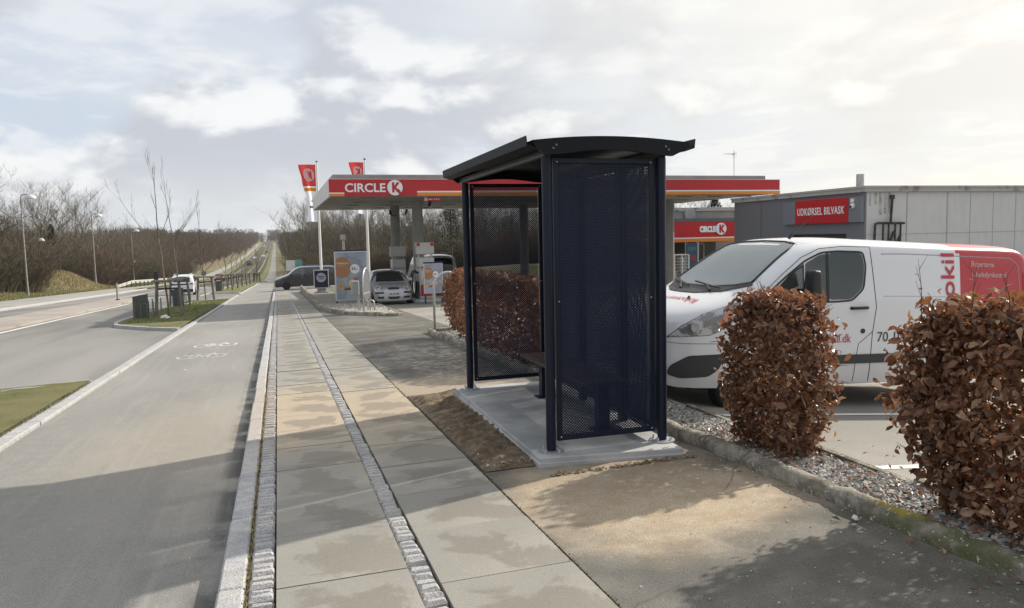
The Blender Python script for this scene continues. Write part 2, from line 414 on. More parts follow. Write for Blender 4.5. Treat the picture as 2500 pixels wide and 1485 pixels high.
M_JOINT = mat('joint_dirt', (.05, .04, .028), .95, col2=(.10, .078, .045), scale=30, world=True, bump=1, bscale=90)
g = G('grass_turf', .9)
a = g.mix(g.st(g.n(1.2, 6), .36, .62), (.105, .125, .028), (.20, .18, .07))
a = g.mix(g.mth('MULTIPLY', g.st(g.n(30, 4), .45, .65), .5), a, (.22, .20, .09))
M_TURF = g.fin(a, 1., 60, dist=.05)
g = G('rough_ground', .95)
a = g.mix(g.st(g.n(.25, 6), .38, .62), (.13, .13, .05), (.27, .22, .12))
vg = g.st(g.x, -25.5, -22.5)    # dead litter under the wood, grass by the road
a = g.mix(vg, g.mix(g.st(g.n(.6, 5), .35, .65), (.26, .20, .115), (.12, .09, .055)), a)
mound = g.blob(-26.2, 108, 5.0, 10, .4, g.n(.35, 5)); a = g.mix(g.mth('MULTIPLY', mound, .8), a, (.40, .32, .18))
M_ROUGH = g.fin(a, 1., 8, dist=.3)
M_LINE = mat('road_paint', (.72, .71, .68), .7, col2=(.42, .41, .39), scale=3, lo=.55, hi=.72, world=True, detail=8)
M_LINEW = mat('worn_paint', (.55, .54, .51), .8, col2=(.24, .235, .22), scale=14, lo=.42, hi=.58, world=True, detail=8)
M_SOIL = mat('soil', (.13, .092, .058), .95, col2=(.25, .19, .125), scale=9, lo=.35, hi=.68, world=True, bump=2.5, bscale=55, detail=8)
M_CONC = mat('new_concrete', (.30, .305, .305), .7, col2=(.45, .45, .44), scale=2.2, lo=.35, hi=.65, world=True, bump=.3, bscale=90)

# ---- the ground sheet
gx = sorted(set([-1800, -1200, -800, -500, -350, -250, -180, -130, -100, -80, -60] + list(range(-50, -20)) + [-20.4, -20, -16, -12, -8, -4, 0, 4, 8, 12, 16, 20, 25, 30, 36, 44, 55, 70, 90, 130, 180, 250, 350, 500, 800, 1200, 1800]))
mb = MB(); ys = [-700, -300, -150, -80] + YL + [1900, 2400, 3200]
vs = [(x, y, zt(x, y) - (.16 if -20.3 < x < 60 and y < 100 else .05 if x < -20.3 else .10)) for y in ys for x in gx]
n = len(gx); mb.add(vs, [(j*n+i, j*n+i+1, (j+1)*n+i+1, (j+1)*n+i) for j in range(len(ys)-1) for i in range(n-1)])
struct(mb.build('ground', M_ROUGH, smooth=True, fix=False))
# ---- road, lanes, median
sheet('road', lambda y: -15.0, lambda y: -2.9 if y < 125 else -4.2, -40, 1500, -.10, M_ROAD, 6)
sheet('median', -11.7, -9.15, -40, 62, -.02, M_MED, 1, .1)
def line(name, xa, xb, ya, yb, dz=-.096, m=M_LINE): return tag(sheet(name, xa, xb, ya, yb, dz, m, 1))
line('lane_line', -8.9, -8.74, -20, 52); line('lane_line', -8.7, -8.6, 62, 1200)
line('lane_line', -12.15, -12.0, -20, 300)
for k in range(14): line('lane_line', -11.7, -11.55, 70+k*12, 76+k*12)
line('lane_line', -14.85, -14.7, -20, 1200); line('lane_line', -5.75, -5.62, 62, 1200)
line('lane_line', -17.0, -16.86, -20, 110)
sheet('far_path', lambda y: -20.3 if y < 110 else -20.0, lambda y: -15.3 if y < 100 else -17.2, -40, 900, -.03, mat('path_asphalt', (.27, .262, .245), .85, col2=(.33, .32, .30), scale=.6, world=True), 2, .1)
kerb('far_kerb', [(-15.15, -20), (-15.15, 100)], .25, .0, M_GRAN, base=.15, blk=3)
# ---- bike path
sheet('bike_path', lambda y: -2.78 if y < 124 else -2.6, lambda y: -.36 if y < 62 else -.3, -12, 900, -.085, M_BIKE, 3)
kerb('bike_kerb', [(-2.88, -6), (-2.88, 60)], .17, -.045, M_GRAN, base=.2, blk=.95, jit=.008)
kerb('bike_kerb', [(-2.88, 62), (-2.6, 110), (-2.2, 124)], .17, -.045, M_GRAN, base=.2, blk=4)
# ---- granite edge kerb, sett rows, slabs
kerb('granite_kerb', [(-.305, -3), (-.305, 61)], .135, .0, M_GRAN, base=.2, blk=1.18, jit=.006, bev=.012)
def setts(x, w, y0, y1, name, lng=.086):
    mb = MB(); y = y0
    while y < y1:
        l = lng*R.uniform(.86, 1.14)*(1 if y < 30 else 1.5)
        xa, xb = x-w/2+R.uniform(-.005, .005), x+w/2+R.uniform(-.005, .005); ya, yb = y+.008, y+l-.010
        h = R.uniform(-.010, .006); c = .017
        q = [(xa, ya), (xb, ya+R.uniform(-.005, .005)), (xb, yb+R.uniform(-.005, .005)), (xa, yb)]
        mx, my = (xa+xb)/2, (ya+yb)/2
        lo = [(a, b, zg(a, b)-.06) for a, b in q]; mi = [(a, b, zg(a, b)-.018+h) for a, b in q]
        tp = [(a+(c if a < mx else -c)*R.uniform(.5, 1.4), b+(c if b < my else -c)*R.uniform(.5, 1.4), zg(a, b)+h+.002) for a, b in q]
        mb.add(lo+mi+tp+[(mx, my, zg(mx, my)+h+.006)],
               [(0, 1, 5, 4), (1, 2, 6, 5), (2, 3, 7, 6), (3, 0, 4, 7), (4, 5, 9, 8), (5, 6, 10, 9), (6, 7, 11, 10), (7, 4, 8, 11), (8, 9, 12), (9, 10, 12), (10, 11, 12), (11, 8, 12)])
        y += l
    return struct(mb.build(name, M_GRAN, fix=False, smooth=.5))
setts(-.155, .125, -2.5, 61, 'sett_row'); setts(.665, .115, -2.5, 61, 'sett_row')
sheet('joint_bed', -.37, 1.47, -10, 61, -.042, M_JOINT, 2)
mb = MB(); cols = []; uvs = []
def slab(x0, x1, y0, y1):
    dz = R.uniform(-.003, .003); t = R.uniform(-.003, .003)
    q = [(x0, y0), (x1, y0), (x1, y1), (x0, y1)]
    top = [(a, b, zg(a, b)+dz+(t if b > y0 else -t)) for a, b in q]; lo = [(a, b, z-.05) for a, b, z in top]
    mb.add(top+lo, [(0, 1, 2, 3), (0, 4, 5, 1), (1, 5, 6, 2), (2, 6, 7, 3), (3, 7, 4, 0)])
    c = (R.choice((0, .25, .5, .9, 1.0)), R.random(), R.random(), 1)
    for k in range(5): cols.append(c)
y = -2.41
while y < 61:
    slab(-.082, .602, y+.005, y+.797); slab(.732, 1.452, y-.27+.005, y-.27+.797); y += .802
pv = struct(mb.build('pavement_slabs', M_SLAB, fix=False, bevel=0))
me = pv.data; ul = me.uv_layers.new(name='UVMap'); ca = me.attributes.new('slab', 'FLOAT_COLOR', 'CORNER')
for p in me.polygons:
    for k, li in enumerate(p.loop_indices):
        ul.data[li].uv = [(0, 0), (1, 0), (1, 1), (0, 1)][k] if p.index % 5 == 0 else (0, 0); ca.data[li].color = cols[p.index]
# ---- footway asphalt on the right, forecourt
sheet('footway', 1.465, lambda y: 3.36 if y < 17.6 else (4.12 if y < 19.2 else 4.2), -12, 62, -.004, M_WORN, 3)
sheet('forecourt', lambda y: 4.06, 60, -30, 75, -.035, M_FORE, 14)
sheet('crossing', -.3, 8, 61.02, 75, -.012, M_BIKE, 2)
for y0, xa, xb in ((6.68, 4.3, 8.6), (4.52, 4.06, 9.0), (9.5, 4.3, 9.2), (12.2, 4.3, 9.2)): line('bay_line', xa, xb, y0, y0+.10, -.031, M_LINE)
# ---- gravel bed kerb: old rounded concrete, mossy
mb = MB(); ys = [-1+i*.1 for i in range(188)]; vs = []
pr = [(-.065, -.06), (-.07, .05), (-.05, .083), (-.015, .098), (.03, .095), (.06, .07), (.065, -.06)]
for j, y in enumerate(ys):
    wob = .006*sin(y*5.1)+.006*sin(y*11.7)
    for a, b in pr: vs.append((3.385+a+wob+R.uniform(-.004, .004), y, zg(3.38, y)+b+(R.uniform(-.006, .006) if b > 0 else 0)-(.02 if j % 10 == 0 and b > 0 else 0)))
mb.add(vs, [(j*7+i, j*7+i+1, (j+1)*7+i+1, (j+1)*7+i) for j in range(len(ys)-1) for i in range(6)])
struct(mb.build('mossy_kerb', M_MOSS, smooth=True, fix=False))
mb = MB()
for j in range(18): mb.box((4.05, -.5+j*1.0, zg(4.0, j)+.0), (.05, .99, .10))
struct(mb.build('edging', M_MOSS)); 
mb = MB(); mb.box((3.72, 17.75, zg(3.7, 17.75)+.03), (.75, .12, .14)); struct(mb.build('mossy_kerb', M_MOSS, bevel=.02))
sheet('gravel_base', 3.42, 4.04, -1, 17.8, -.01, mat('gravel_base', (.10, .095, .085), .95), 1)
# stones
def stones(n, fx, size, name, mats, zf=zg, dz=0., flat=.62):
    mb = MB()
    for i in range(n):
        x, y = fx(); s = size*R.uniform(.55, 1.35); e = [R.uniform(.7, 1.25) for _ in range(3)]; q = R.uniform(0, 6.28)
        c, w = cos(q), sin(q); tx, ty = R.uniform(-.4, .4), R.uniform(-.4, .4); vs = []
        for a, b, d in ((1, 0, 0), (.3, .9, .1), (-.8, .5, -.1), (-.7, -.6, .1), (.4, -.9, -.05), (.25, .2, .85), (-.25, -.2, .8)):
            X, Y, Z = a*s*e[0]+R.uniform(-.15, .15)*s, b*s*e[1]+R.uniform(-.15, .15)*s, d*s*e[2]*flat
            Z += X*tx+Y*ty; vs.append((x+X*c-Y*w, y+X*w+Y*c, zf(x, y)+dz+Z+s*.25))
        mb.add(vs, [(0, 1, 5), (1, 2, 6), (1, 6, 5), (2, 3, 6), (3, 4, 6), (4, 5, 6), (4, 0, 5)], R.choices(range(len(mats)), [5, 3, 2, 1][:len(mats)])[0])
    return mb.build(name, mats, fix=False)
GM = [mat('stone_grey', (.30, .30, .285), .85, col2=(.40, .39, .37), scale=20, world=True), mat('stone_dark', (.15, .15, .145), .8), mat('stone_pale', (.46, .44, .40), .85), mat('stone_brown', (.28, .21, .15), .85)]
def fx():
    while 1:
        y = -1+R.random()**1.4*18.5
        return R.uniform(3.44, 4.03), y
def fx2(): return R.uniform(3.44, 4.03), R.uniform(2.2, 8.5)
tag(stones(10500, fx2, .020, 'gravel', GM, dz=.004), 'grey stone chippings filling the bed behind the mossy kerb', 'gravel', kind='stuff')
tag(stones(2600, lambda: (R.uniform(3.44, 4.03), R.uniform(8.5, 17.7)), .03, 'gravel', GM, dz=.004), 'grey stone chippings round the foot of the farther hedge', 'gravel', kind='stuff')
tag(stones(420, lambda: (R.uniform(1.5, 4.0) if R.random() < .5 else R.gauss(3.25, .18), R.uniform(1.5, 5.2)), .006, 'grit', [GM[2], GM[0]]), 'loose grit scattered on the worn asphalt', 'grit', kind='stuff')
tag(stones(60, lambda: (R.uniform(-2.6, -.5), R.uniform(2, 9)), .005, 'grit', [GM[2], GM[1]], dz=-.085), 'a few loose bits of grit on the bike path', 'grit', kind='stuff')
# ---- raked soil strip
nx, ny = 26, 190; mb = MB(); vs = []
for j in range(ny+1):
    for i in range(nx+1):
        u, v = i/nx, j/ny; y = 5.62+v*3.75; x = 1.475+u*(.45+.18*v)+.0
        rk = .022*sin(y*34+sin(x*9)*1.5+sin(y*3))*(.6+.4*sin(x*13+y*2)) + R.uniform(-.009, .009)
        e = min(1, u*6, (1-u)*6, v*14, (1-v)*9)
        vs.append((x+R.uniform(-.004, .004), y, zg(x, y)+.004+e*(.045+.07*v*sm(.2, 1, u)+rk)))
mb.add(vs, [(j*(nx+1)+i, j*(nx+1)+i+1, (j+1)*(nx+1)+i+1, (j+1)*(nx+1)+i) for j in range(ny) for i in range(nx)])
struct(mb.build('soil_strip', M_SOIL, smooth=True, fix=False))
tag(stones(520, lambda: (R.uniform(1.5, 2.0), 5.62+abs(R.gauss(0, .9))), .011, 'soil_crumbs', [mat('clod', (.24, .18, .12), .95), mat('clod_dark', (.15, .105, .065), .95), GM[2]], dz=.03), 'crumbs and small stones lying on the raked soil', 'soil crumbs', kind='stuff')
tag(stones(260, lambda: (R.uniform(1.9, 3.15), 5.28+abs(R.gauss(0, .035))), .012, 'soil_crumbs', [mat('clod', (.24, .18, .12), .95), mat('clod_dark', (.15, .105, .065), .95)], dz=0), 'soil crumbs along the near edge of the concrete base', 'soil crumbs', kind='stuff')
s = stones(1, lambda: (1.68, 6.35), .035, 'stone', [mat('pale_stone', (.42, .36, .29), .9)], dz=.04); tag(s, 'pale stone lying on the raked soil strip', 'stone')
s = stones(1, lambda: (3.22, 3.62), .03, 'plaster_lump', [mat('white_lump', (.72, .70, .66), .9)], dz=.0, flat=1.2); tag(s, 'white crumbly lump at the foot of the mossy kerb', 'stone')
# ---- grass islands
def island(name, left, right, m=M_TURF, dz=.03):
    mb = MB(); nx = 6; vs = []; rows = []
    for (a, b), (a2, b2) in zip(zip(left, right), zip(left[1:], right[1:])):
        for k in range(8):
            t = k/8; rows.append(([a[i]+(a2[i]-a[i])*t for i in (0, 1)], [b[i]+(b2[i]-b[i])*t for i in (0, 1)]))
    rows.append((left[-1], right[-1]))
    for p, q in rows:
        for i in range(nx+1):
            x, y = p[0]+(q[0]-p[0])*i/nx, p[1]+(q[1]-p[1])*i/nx; vs.append((x, y, zg(x, y)-.05+dz+R.uniform(0, .02)))
    n = nx+1; mb.add(vs, [(j*n+i, j*n+i+1, (j+1)*n+i+1, (j+1)*n+i) for j in range(len(rows)-1) for i in range(nx)])
    return struct(mb.build(name, m, smooth=True, fix=False))
def grass_tufts(name, label, n, fx, h=.05, w=.006, mats=None, zf=zg, dz=-.04):
    mb = MB()
    for i in range(n):
        x, y = fx(); q = R.uniform(0, 6.28); hh = h*R.uniform(.5, 1.3); lx, ly = R.uniform(-.5, .5)*hh, R.uniform(-.5, .5)*hh; z = zf(x, y)+dz
        mb.add([(x-w*cos(q), y-w*sin(q), z), (x+w*cos(q), y+w*sin(q), z), (x+lx, y+ly, z+hh)], [(0, 1, 2)], R.randrange(len(mats)))
    return tag(mb.build(name, mats, fix=False), label, 'grass', kind='stuff')
GR = [mat('blade_green', (.10, .15, .025), .8), mat('blade_olive', (.16, .17, .05), .8), mat('blade_dry', (.34, .29, .15), .85)]
GRD = [mat('blade_straw', (.44, .36, .23), .9), mat('blade_tan', (.34, .27, .16), .9), GR[1]]
island('grass_strip', [(-9, -2), (-9, 12), (-8.5, 12.4), (-4.1, 13.2)], [(-2.98, -2), (-2.98, 12), (-2.98, 13.3), (-2.98, 13.8)])
kerb('island_kerb', [(-2.99, 13.75), (-4.1, 13.15), (-8.5, 12.35), (-12, 12.0)], .13, -.01, M_GRAN, base=.2, blk=.9)
I1 = ([(-4.9, 28.1), (-5.35, 29.0), (-5.55, 31.), (-5.4, 40), (-4.6, 48), (-3.1, 53)], [(-2.98, 25.4), (-2.98, 27), (-2.98, 31), (-2.98, 40), (-2.98, 48), (-2.98, 53)])
island('grass_island', *I1)
kerb('island_kerb', [(-2.98, 25.3), (-4.0, 26.5), (-4.9, 27.9), (-5.35, 28.7), (-5.62, 30.2), (-5.68, 32), (-5.5, 40), (-4.7, 48), (-3.1, 53.3)], .14, .0, M_GRAN, base=.2, blk=.9)
I2 = ([(-5.1, 68), (-5.4, 72), (-5.2, 90), (-3.6, 108)], [(-2.98, 65.5), (-2.95, 70), (-2.85, 90), (-2.75, 109)])
island('grass_island', *I2); kerb('island_kerb', [(-2.98, 65.3), (-5.2, 67.8), (-5.5, 72), (-5.3, 90), (-3.6, 108.5), (-2.75, 109.4)], .16, .0, M_GRAN, base=.2, blk=2)
I3 = ([(-4.5, 118), (-4.6, 125), (-4.2, 160), (-4.2, 420)], [(-2.2, 116), (-1.6, 122), (-2.7, 160), (-2.7, 420)])
island('grass_island', *I3); kerb('island_kerb', [(-4.5, 118), (-2.2, 116), (-1.35, 121), (-1.3, 128), (-2.6, 150)], .2, .0, M_GRAN, base=.2, blk=3)
sheet('verge_strip', -17.0, -15.1, 101, 900, .0, M_TURF, 1); sheet('verge_right', .05, lambda y: 4.5, 75.2, 900, -.02, M_ROUGH, 2)
grass_tufts('grass', 'short rough grass on the strip left of the bike path, nearest the camera', 16000, lambda: (-2.95-R.random()**1.3*4.5, R.uniform(8, 13.3)), .035, .004, GR)
grass_tufts('grass', 'mown grass on the kerbed island with the staked young trees', 9000, lambda: (R.uniform(-5.3, -3.0), R.uniform(28.7, 50)), .06, .012, GR[:2]+[GR[0]], dz=-.03)
grass_tufts('grass', 'rough grass along the foot of the wood beyond the road', 22000, lambda: (-20.4-R.random()**1.2*5, 62+90*R.random()**1.3), .13, .018, GR+[GR[1]], zf=zt, dz=-.03)
grass_tufts('dry_grass', 'straw coloured tall grass on the mound beyond the road', 16000, lambda: (R.gauss(-25.6, 1.7), R.gauss(108, 5.5)), .32, .022, GRD, zf=zt, dz=-.05)
grass_tufts('weeds', 'dry weeds growing in the joint between granite kerb and setts', 1500, lambda: (R.gauss(-.228, .006), 3.2+R.random()*7.5 if R.random() < .75 else R.uniform(3, 16)), .022, .003, [GRD[0], mat('weed_brown', (.26, .17, .06), .9), GR[1]], dz=-.012)
grass_tufts('moss_tufts', 'moss and crumbs in the joint between slabs and asphalt', 1800, lambda: (R.gauss(1.459, .008), R.uniform(2.8, 14)), .012, .004, [mat('moss', (.10, .10, .03), .95), mat('crumb', (.19, .15, .1), .95)], dz=-.006)
# ---- bicycle markings
def ring(mb, cx, cy, r, w, n=28):
    vs = []
    for k in range(n):
        q = 2*pi*k/n
        for rr in (r-w/2, r+w/2): x, y = cx+rr*cos(q)*.55, cy+rr*sin(q)*1.0; vs.append((x, y, zg(x, y)-.081))
    mb.add(vs, [(2*k, 2*k+1, 2*((k+1) % n)+1, 2*((k+1) % n)) for k in range(n)])
def bar(mb, a, b, w):
    d = Vector((b[0]-a[0], b[1]-a[1])); u = Vector((-d.y, d.x)).normalized()*w/2
    mb.add([(p[0]+s*u.x, p[1]+s*u.y, zg(p[0]+s*u.x, p[1]+s*u.y)-.081) for p, s in ((a, 1), (a, -1), (b, -1), (b, 1))], [(0, 1, 2, 3)])
def bike_mark(cx, cy, m, name, f=1):
    mb = MB(); sx = .98
    ring(mb, cx-.29, cy, .34, .085); ring(mb, cx+.29, cy, .34, .085)
    P = lambda a, b: (cx+a, cy+b*f)
    for a, b in (((-.29, 0), (-.12, .42)), ((-.12, .42), (.2, .42)), ((-.12, .42), (.0, -.05)), ((.0, -.05), (.22, .42)), ((-.29, 0), (.0, -.05)), ((.29, 0), (.19, .60)), ((.19, .60), (.08, .63)), ((-.19, .52), (-.06, .52))):
        bar(mb, P(*a), P(*b), .065)
    return struct(mb.build(name, m, fix=False))
bike_mark(-1.50, 19.5, mat('symbol_paint', (.68, .67, .64), .8, col2=(.40, .39, .37), scale=9, world=True), 'bicycle_marking'); bike_mark(-1.60, 17.1, M_LINEW, 'bicycle_marking')
mb = MB(); bar(mb, (-1.72, 14.86), (-1.58, 14.9), .12); struct(mb.build('paint_patch', M_LINEW))
# ------------------------------------------------------------------ lettering
def text(s, name, m, o, ax, ay, width=None, height=.1, parent=None, depth=.006, bold=0., fn=None, spacing=1., res=3, shear=0):
    """flat letters in the plane (ax, ay) starting at o; width/height in metres; fn maps (u, v) to 3-D instead when given"""
    c = bpy.data.curves.new(name, 'FONT'); c.body = s; c.size = 1; c.resolution_u = res; c.offset = bold; c.space_character = spacing; c.fill_mode = 'BOTH'; c.shear = shear
    c.extrude = 0 if fn else .5
    t = bpy.data.objects.new(name, c); COL.objects.link(t); dg = bpy.context.evaluated_depsgraph_get()
    me = bpy.data.meshes.new_from_object(t.evaluated_get(dg)); bpy.data.objects.remove(t); bpy.data.curves.remove(c)
    xs = [v.co.x for v in me.vertices]; ys = [v.co.y for v in me.vertices]; x0, x1, y0, y1 = min(xs), max(xs), min(ys), max(ys)
    k = height/(y1-y0); kx = width/(x1-x0) if width else k
    if fn:
        bm = bmesh.new(); bm.from_mesh(me)
        for v in bm.verts: v.co.x = (v.co.x-x0)*kx; v.co.y = (v.co.y-y0)*k; v.co.z = 0
        bmesh.ops.triangulate(bm, faces=bm.faces)
        for _ in range(3):
            es = [e for e in bm.edges if e.calc_length() > .06]
            if not es: break
            bmesh.ops.subdivide_edges(bm, edges=es, cuts=1)
        for v in bm.verts: v.co = Vector(fn(v.co.x, v.co.y))
        bm.to_mesh(me); bm.free()
    else:
        o, ax, ay = Vector(o), Vector(ax), Vector(ay); az = ax.cross(ay)
        for v in me.vertices: v.co = o + ax*((v.co.x-x0)*kx) + ay*((v.co.y-y0)*k) + az*(v.co.z*depth)
    me.materials.clear(); me.materials.append(m); me.polygons.foreach_set('material_index', [0]*len(me.polygons))
    ob = bpy.data.objects.new(name, me); COL.objects.link(ob)
    if parent: ob.parent = parent
    return ob
KP = [(-.30, -.52), (-.06, -.52), (-.06, -.14), (.22, -.52), (.52, -.52), (.12, .0), (.50, .52), (.20, .52), (-.06, .16), (-.06, .52), (-.30, .52)]
def disc(mb, o, ax, ay, r, t=.01, n=32, sy=1., gap=False):
    az = Vector(ax).cross(Vector(ay))
    poly = [(r*cos(2*pi*k/n), r*sy*sin(2*pi*k/n)) for k in range(n)]
    return mb.prism(poly, o, ax, ay, az, t)
# ------------------------------------------------------------------ materials for objects
M_NAVY = mat('navy_paint', (.006, .010, .026), .42, spec=.3)
M_NAVYR = mat('navy_roof', (.005, .007, .010), .5, spec=.22)
M_GALV = mat('galvanised', (.42, .43, .44), .45, metal=.7, col2=(.55, .56, .57), scale=30)
M_STEEL = mat('steel', (.62, .62, .61), .35, metal=.6)
M_RED = mat('fascia_red', (.46, .010, .016), .35, col2=(.40, .012, .018), scale=.6)
M_ORANGE = mat('fascia_orange', (.66, .22, .018), .45)
M_WHITE = mat('white_panel', (.74, .74, .73), .45)
M_DIRTYW = mat('dirty_white_panel', (.78, .75, .73), .6, col2=(.50, .47, .43), scale=2.5, stretch=(6, 6, .7), lo=.5, hi=.75)
M_UNDER = mat('canopy_soffit', (.30, .29, .26), .7, col2=(.25, .24, .21), scale=1.2)
M_GREYP = mat('grey_parapet', (.33, .33, .33), .6, col2=(.28, .28, .28), scale=2)
M_BLACK = mat('black_plastic', (.018, .018, .019), .55)
M_RUBBER = mat('rubber', (.02, .02, .02), .85)
M_CHROME = mat('chrome', (.75, .75, .76), .12, metal=1)
M_BROWNW = mat('bench_wood', (.035, .022, .02), .6, col2=(.055, .034, .028), scale=6, stretch=(14, 1, 14))
# ------------------------------------------------------------------ concrete base + shelter
ZS = -.09
mb = MB(); q = [(1.90, 8.62), (1.895, 5.55), (3.10, 5.39), (3.20, 8.62)]
def ring_(q, z, ins=0):
    cxx = sum(a for a, b in q)/4; cyy = sum(b for a, b in q)/4
    return [(a+(ins if a < cxx else -ins), b+(ins if b < cyy else -ins), z) for a, b in q]
mb.add(ring_(q, ZS-.35)+ring_(q, ZS-.045)+ring_(q, ZS-.04, .012)+ring_(q, ZS-.008, .012)+ring_(q, ZS, .018),
       [(a+4*k, (a+1) % 4+4*k, (a+1) % 4+4*k+4, a+4*k+4) for k in range(4) for a in range(4)]+[(16, 17, 18, 19)])
struct(mb.build('concrete_base', M_CONC))
SX0, SX1, SY0, SY1 = 2.055, 3.04, 5.70, 8.48
sh = thing('bus_shelter', 'dark navy bus shelter with perforated metal walls and curved roof on a concrete base', 'bus shelter', (SX0, SY0, ZS))
def L_(x, y, z): return (x-SX0, y-SY0, z-ZS)
def spost(x, y, top=2.27, r=.040):
    mb = MB(); mb.tube([L_(x, y, ZS), L_(x, y, top)], r, 14); p = mb.build('post', M_NAVY, sh, smooth=.7)
    mb = MB(); mb.cyl(L_(x, y, ZS+.001), .105, .012, 24); 
    for k in range(4):
        a = k*pi/2+.6; mb.cyl((x-SX0+.08*cos(a), y-SY0+.08*sin(a), .012), .011, .028, 6)
    mb.build('base_plate', M_GALV, p, smooth=.6)
    return p
for x, y in ((SX0, SY0), (SX1, SY0-.03), (SX0+.02, SY1), (SX1, SY1)): spost(x, y)
mb = MB()   # square mullions of the back wall
for y in (6.44, 7.42):
    mb = MB(); mb.b2(L_(SX1-.03, y-.05, ZS), L_(SX1+.03, y+.05, 2.27)); mb.build('mullion', M_NAVY, sh, bevel=.004)
def mesh_panel(w, h):
    """expanded-metal sheet: hexagonal cells w x h with slot-like holes"""
    me = bpy.data.meshes.new('perforated_sheet'); px, pz = .0255, .0118; nx, nz = int(w/px), int(h/pz); V = []; F = []
    ow, oh = px/2, pz/1.0
    outer = [(-.5, -.32), (0, -.68), (.5, -.32), (.5, .32), (0, .68), (-.5, .32)]
    inner = [(-.325, -.02), (-.12, -.275), (.12, -.275), (.325, .02), (.12, .275), (-.12, .275)]
    d = .0022
    for j in range(nz):
        for i in range(nx-(j % 2)):
            cx = (i+.5+(.5 if j % 2 else 0))*px; cz = (j+.5)*pz; b = len(V)
            for a, c in outer: V.append((cx+a*px, 0, cz+c*pz))
            for a, c in inner: V.append((cx+a*px, 0, cz+c*pz*1.05))
            for a, c in inner: V.append((cx+a*px, d*2, cz+c*pz*1.05))
            for k in range(6):
                k2 = (k+1) % 6; F.append((b+k, b+k2, b+6+k2, b+6+k)); F.append((b+6+k, b+6+k2, b+12+k2, b+12+k))
    me.from_pydata(V, [], F); me.materials.append(M_SHEET); return me
PMESH = {}; M_SHEET = mat('sheet_paint', (.009, .018, .044), .45, spec=.3)
def panel(name, o, u, w, z0, z1, parent):
    """framed sheet: o start point, u direction along the wall"""
    u = Vector(u).normalized(); nrm = Vector((u.y, -u.x, 0)); o = Vector(L_(*o)); fr = .042
    def P(a, z, d): return o + u*a + nrm*d + Vector((0, 0, z-z0))
    mb = MB()
    Mx = Matrix((u, nrm, Vector((0, 0, 1)))).transposed()
    H = z1-z0
    mb.box(P(w/2, z0+fr/2, 0), (w, .034, fr), M=Mx); mb.box(P(w/2, z1-fr/2, 0), (w, .034, fr), M=Mx)
    mb.box(P(fr/2, (z0+z1)/2, 0), (fr, .034, H-2*fr), M=Mx); mb.box(P(w-fr/2, (z0+z1)/2, 0), (fr, .034, H-2*fr), M=Mx)
    p = mb.build(name, M_NAVY, parent, bevel=.003)
    k = (round(w, 2), round(H, 2))
    if k not in PMESH: PMESH[k] = mesh_panel(w-2*fr+.02, H-2*fr+.02)
    s = bpy.data.objects.new('perforated_sheet', PMESH[k]); COL.objects.link(s); s.parent = p
    s.matrix_local = Matrix.Translation(P(fr-.01, z0+fr-.01, 0)) @ Mx.to_4x4()
    for a, z in ((.03, z0+.03), (w-.03, z0+.03), (.03, z1-.03), (w-.03, z1-.03), (.03, (z0+z1)/2), (w-.03, (z0+z1)/2)):
        c = P(a, z, .018); mb = MB(); mb.lathe((0, 0, 0), [(.006, 0), (.006, .003), (.003, .005)], 8, 'Y')
        for i in range(len(mb.v)-24, len(mb.v)): mb.v[i] = tuple(Mx @ Vector(mb.v[i]) + c)
        mb.build('screw', M_STEEL, p)
panel('end_panel', (SX0+.052, SY0, ZS+.085), (1, 0, 0), .875, ZS+.085, 2.262, sh)
panel('end_panel', (SX0+.07, SY1, ZS+.085), (1, 0, 0), .865, ZS+.085, 2.262, sh)
for ya, yb in ((SY0+.03, 6.38), (6.50, 7.36), (7.48, SY1-.05)): panel('back_panel', (SX1, ya, ZS+.085), (0, 1, 0), yb-ya, ZS+.085, 2.270, sh)
# roof: arched sheet between two gutters with upturned cheeks
RX0, RX1, RY0, RY1 = 1.905, 3.25, SY0-.12, SY1+.13
def arch(t): return 2.385 + .040*(1-(2*t-1)**2)
mb = MB(); n = 16
for k in range(n):
    t0, t1 = k/n, (k+1)/n; xa, xb = RX0+(RX1-RX0)*t0, RX0+(RX1-RX0)*t1
    z0, z1 = arch(t0), arch(t1)
    mb.add([L_(xa, RY0, z0), L_(xb, RY0, z1), L_(xb, RY1, z1), L_(xa, RY1, z0), L_(xa, RY0, z0-.012), L_(xb, RY0, z1-.012), L_(xb, RY1, z1-.012), L_(xa, RY1, z0-.012)],
           [(0, 1, 2, 3), (7, 6, 5, 4), (4, 5, 1, 0), (6, 7, 3, 2)])
roof = mb.build('roof', M_NAVYR, sh, smooth=.5)
for y in (RY0+.03, RY1-.03):   # curved end plates
    poly = [(RX0+(RX1-RX0)*k/n-SX0, arch(k/n)-.013-ZS) for k in range(n+1)] + [(RX1-.02-SX0, 2.335-ZS), (SX1+.06-SX0, 2.275-ZS)] + [(SX0+.1+(SX1-SX0-.2)*k/8-SX0, 2.285+.035*sin(pi*k/8)-ZS) for k in range(8, -1, -1)] + [(SX0-.05-SX0, 2.275-ZS), (RX0+.02-SX0, 2.335-ZS)]
    mb = MB(); mb.prism(poly, (0, y-SY0, 0), (1, 0, 0), (0, 0, 1), (0, -1, 0), .035); e = mb.build('end_plate', M_NAVYR, roof)
    for x, z in ((SX0+.015, 2.325), (SX0+.04, 2.35), (SX1-.005, 2.35), (SX1+.02, 2.325)):
        mb = MB(); mb.lathe(L_(x, y-.03 if y < 7 else y+.03, z), [(.008, -.009), (.008, -.005), (.005, .002)], 8, 'Y')
        mb.build('bolt', mat('bolt_dull', (.22, .22, .22), .5, metal=.5), e)
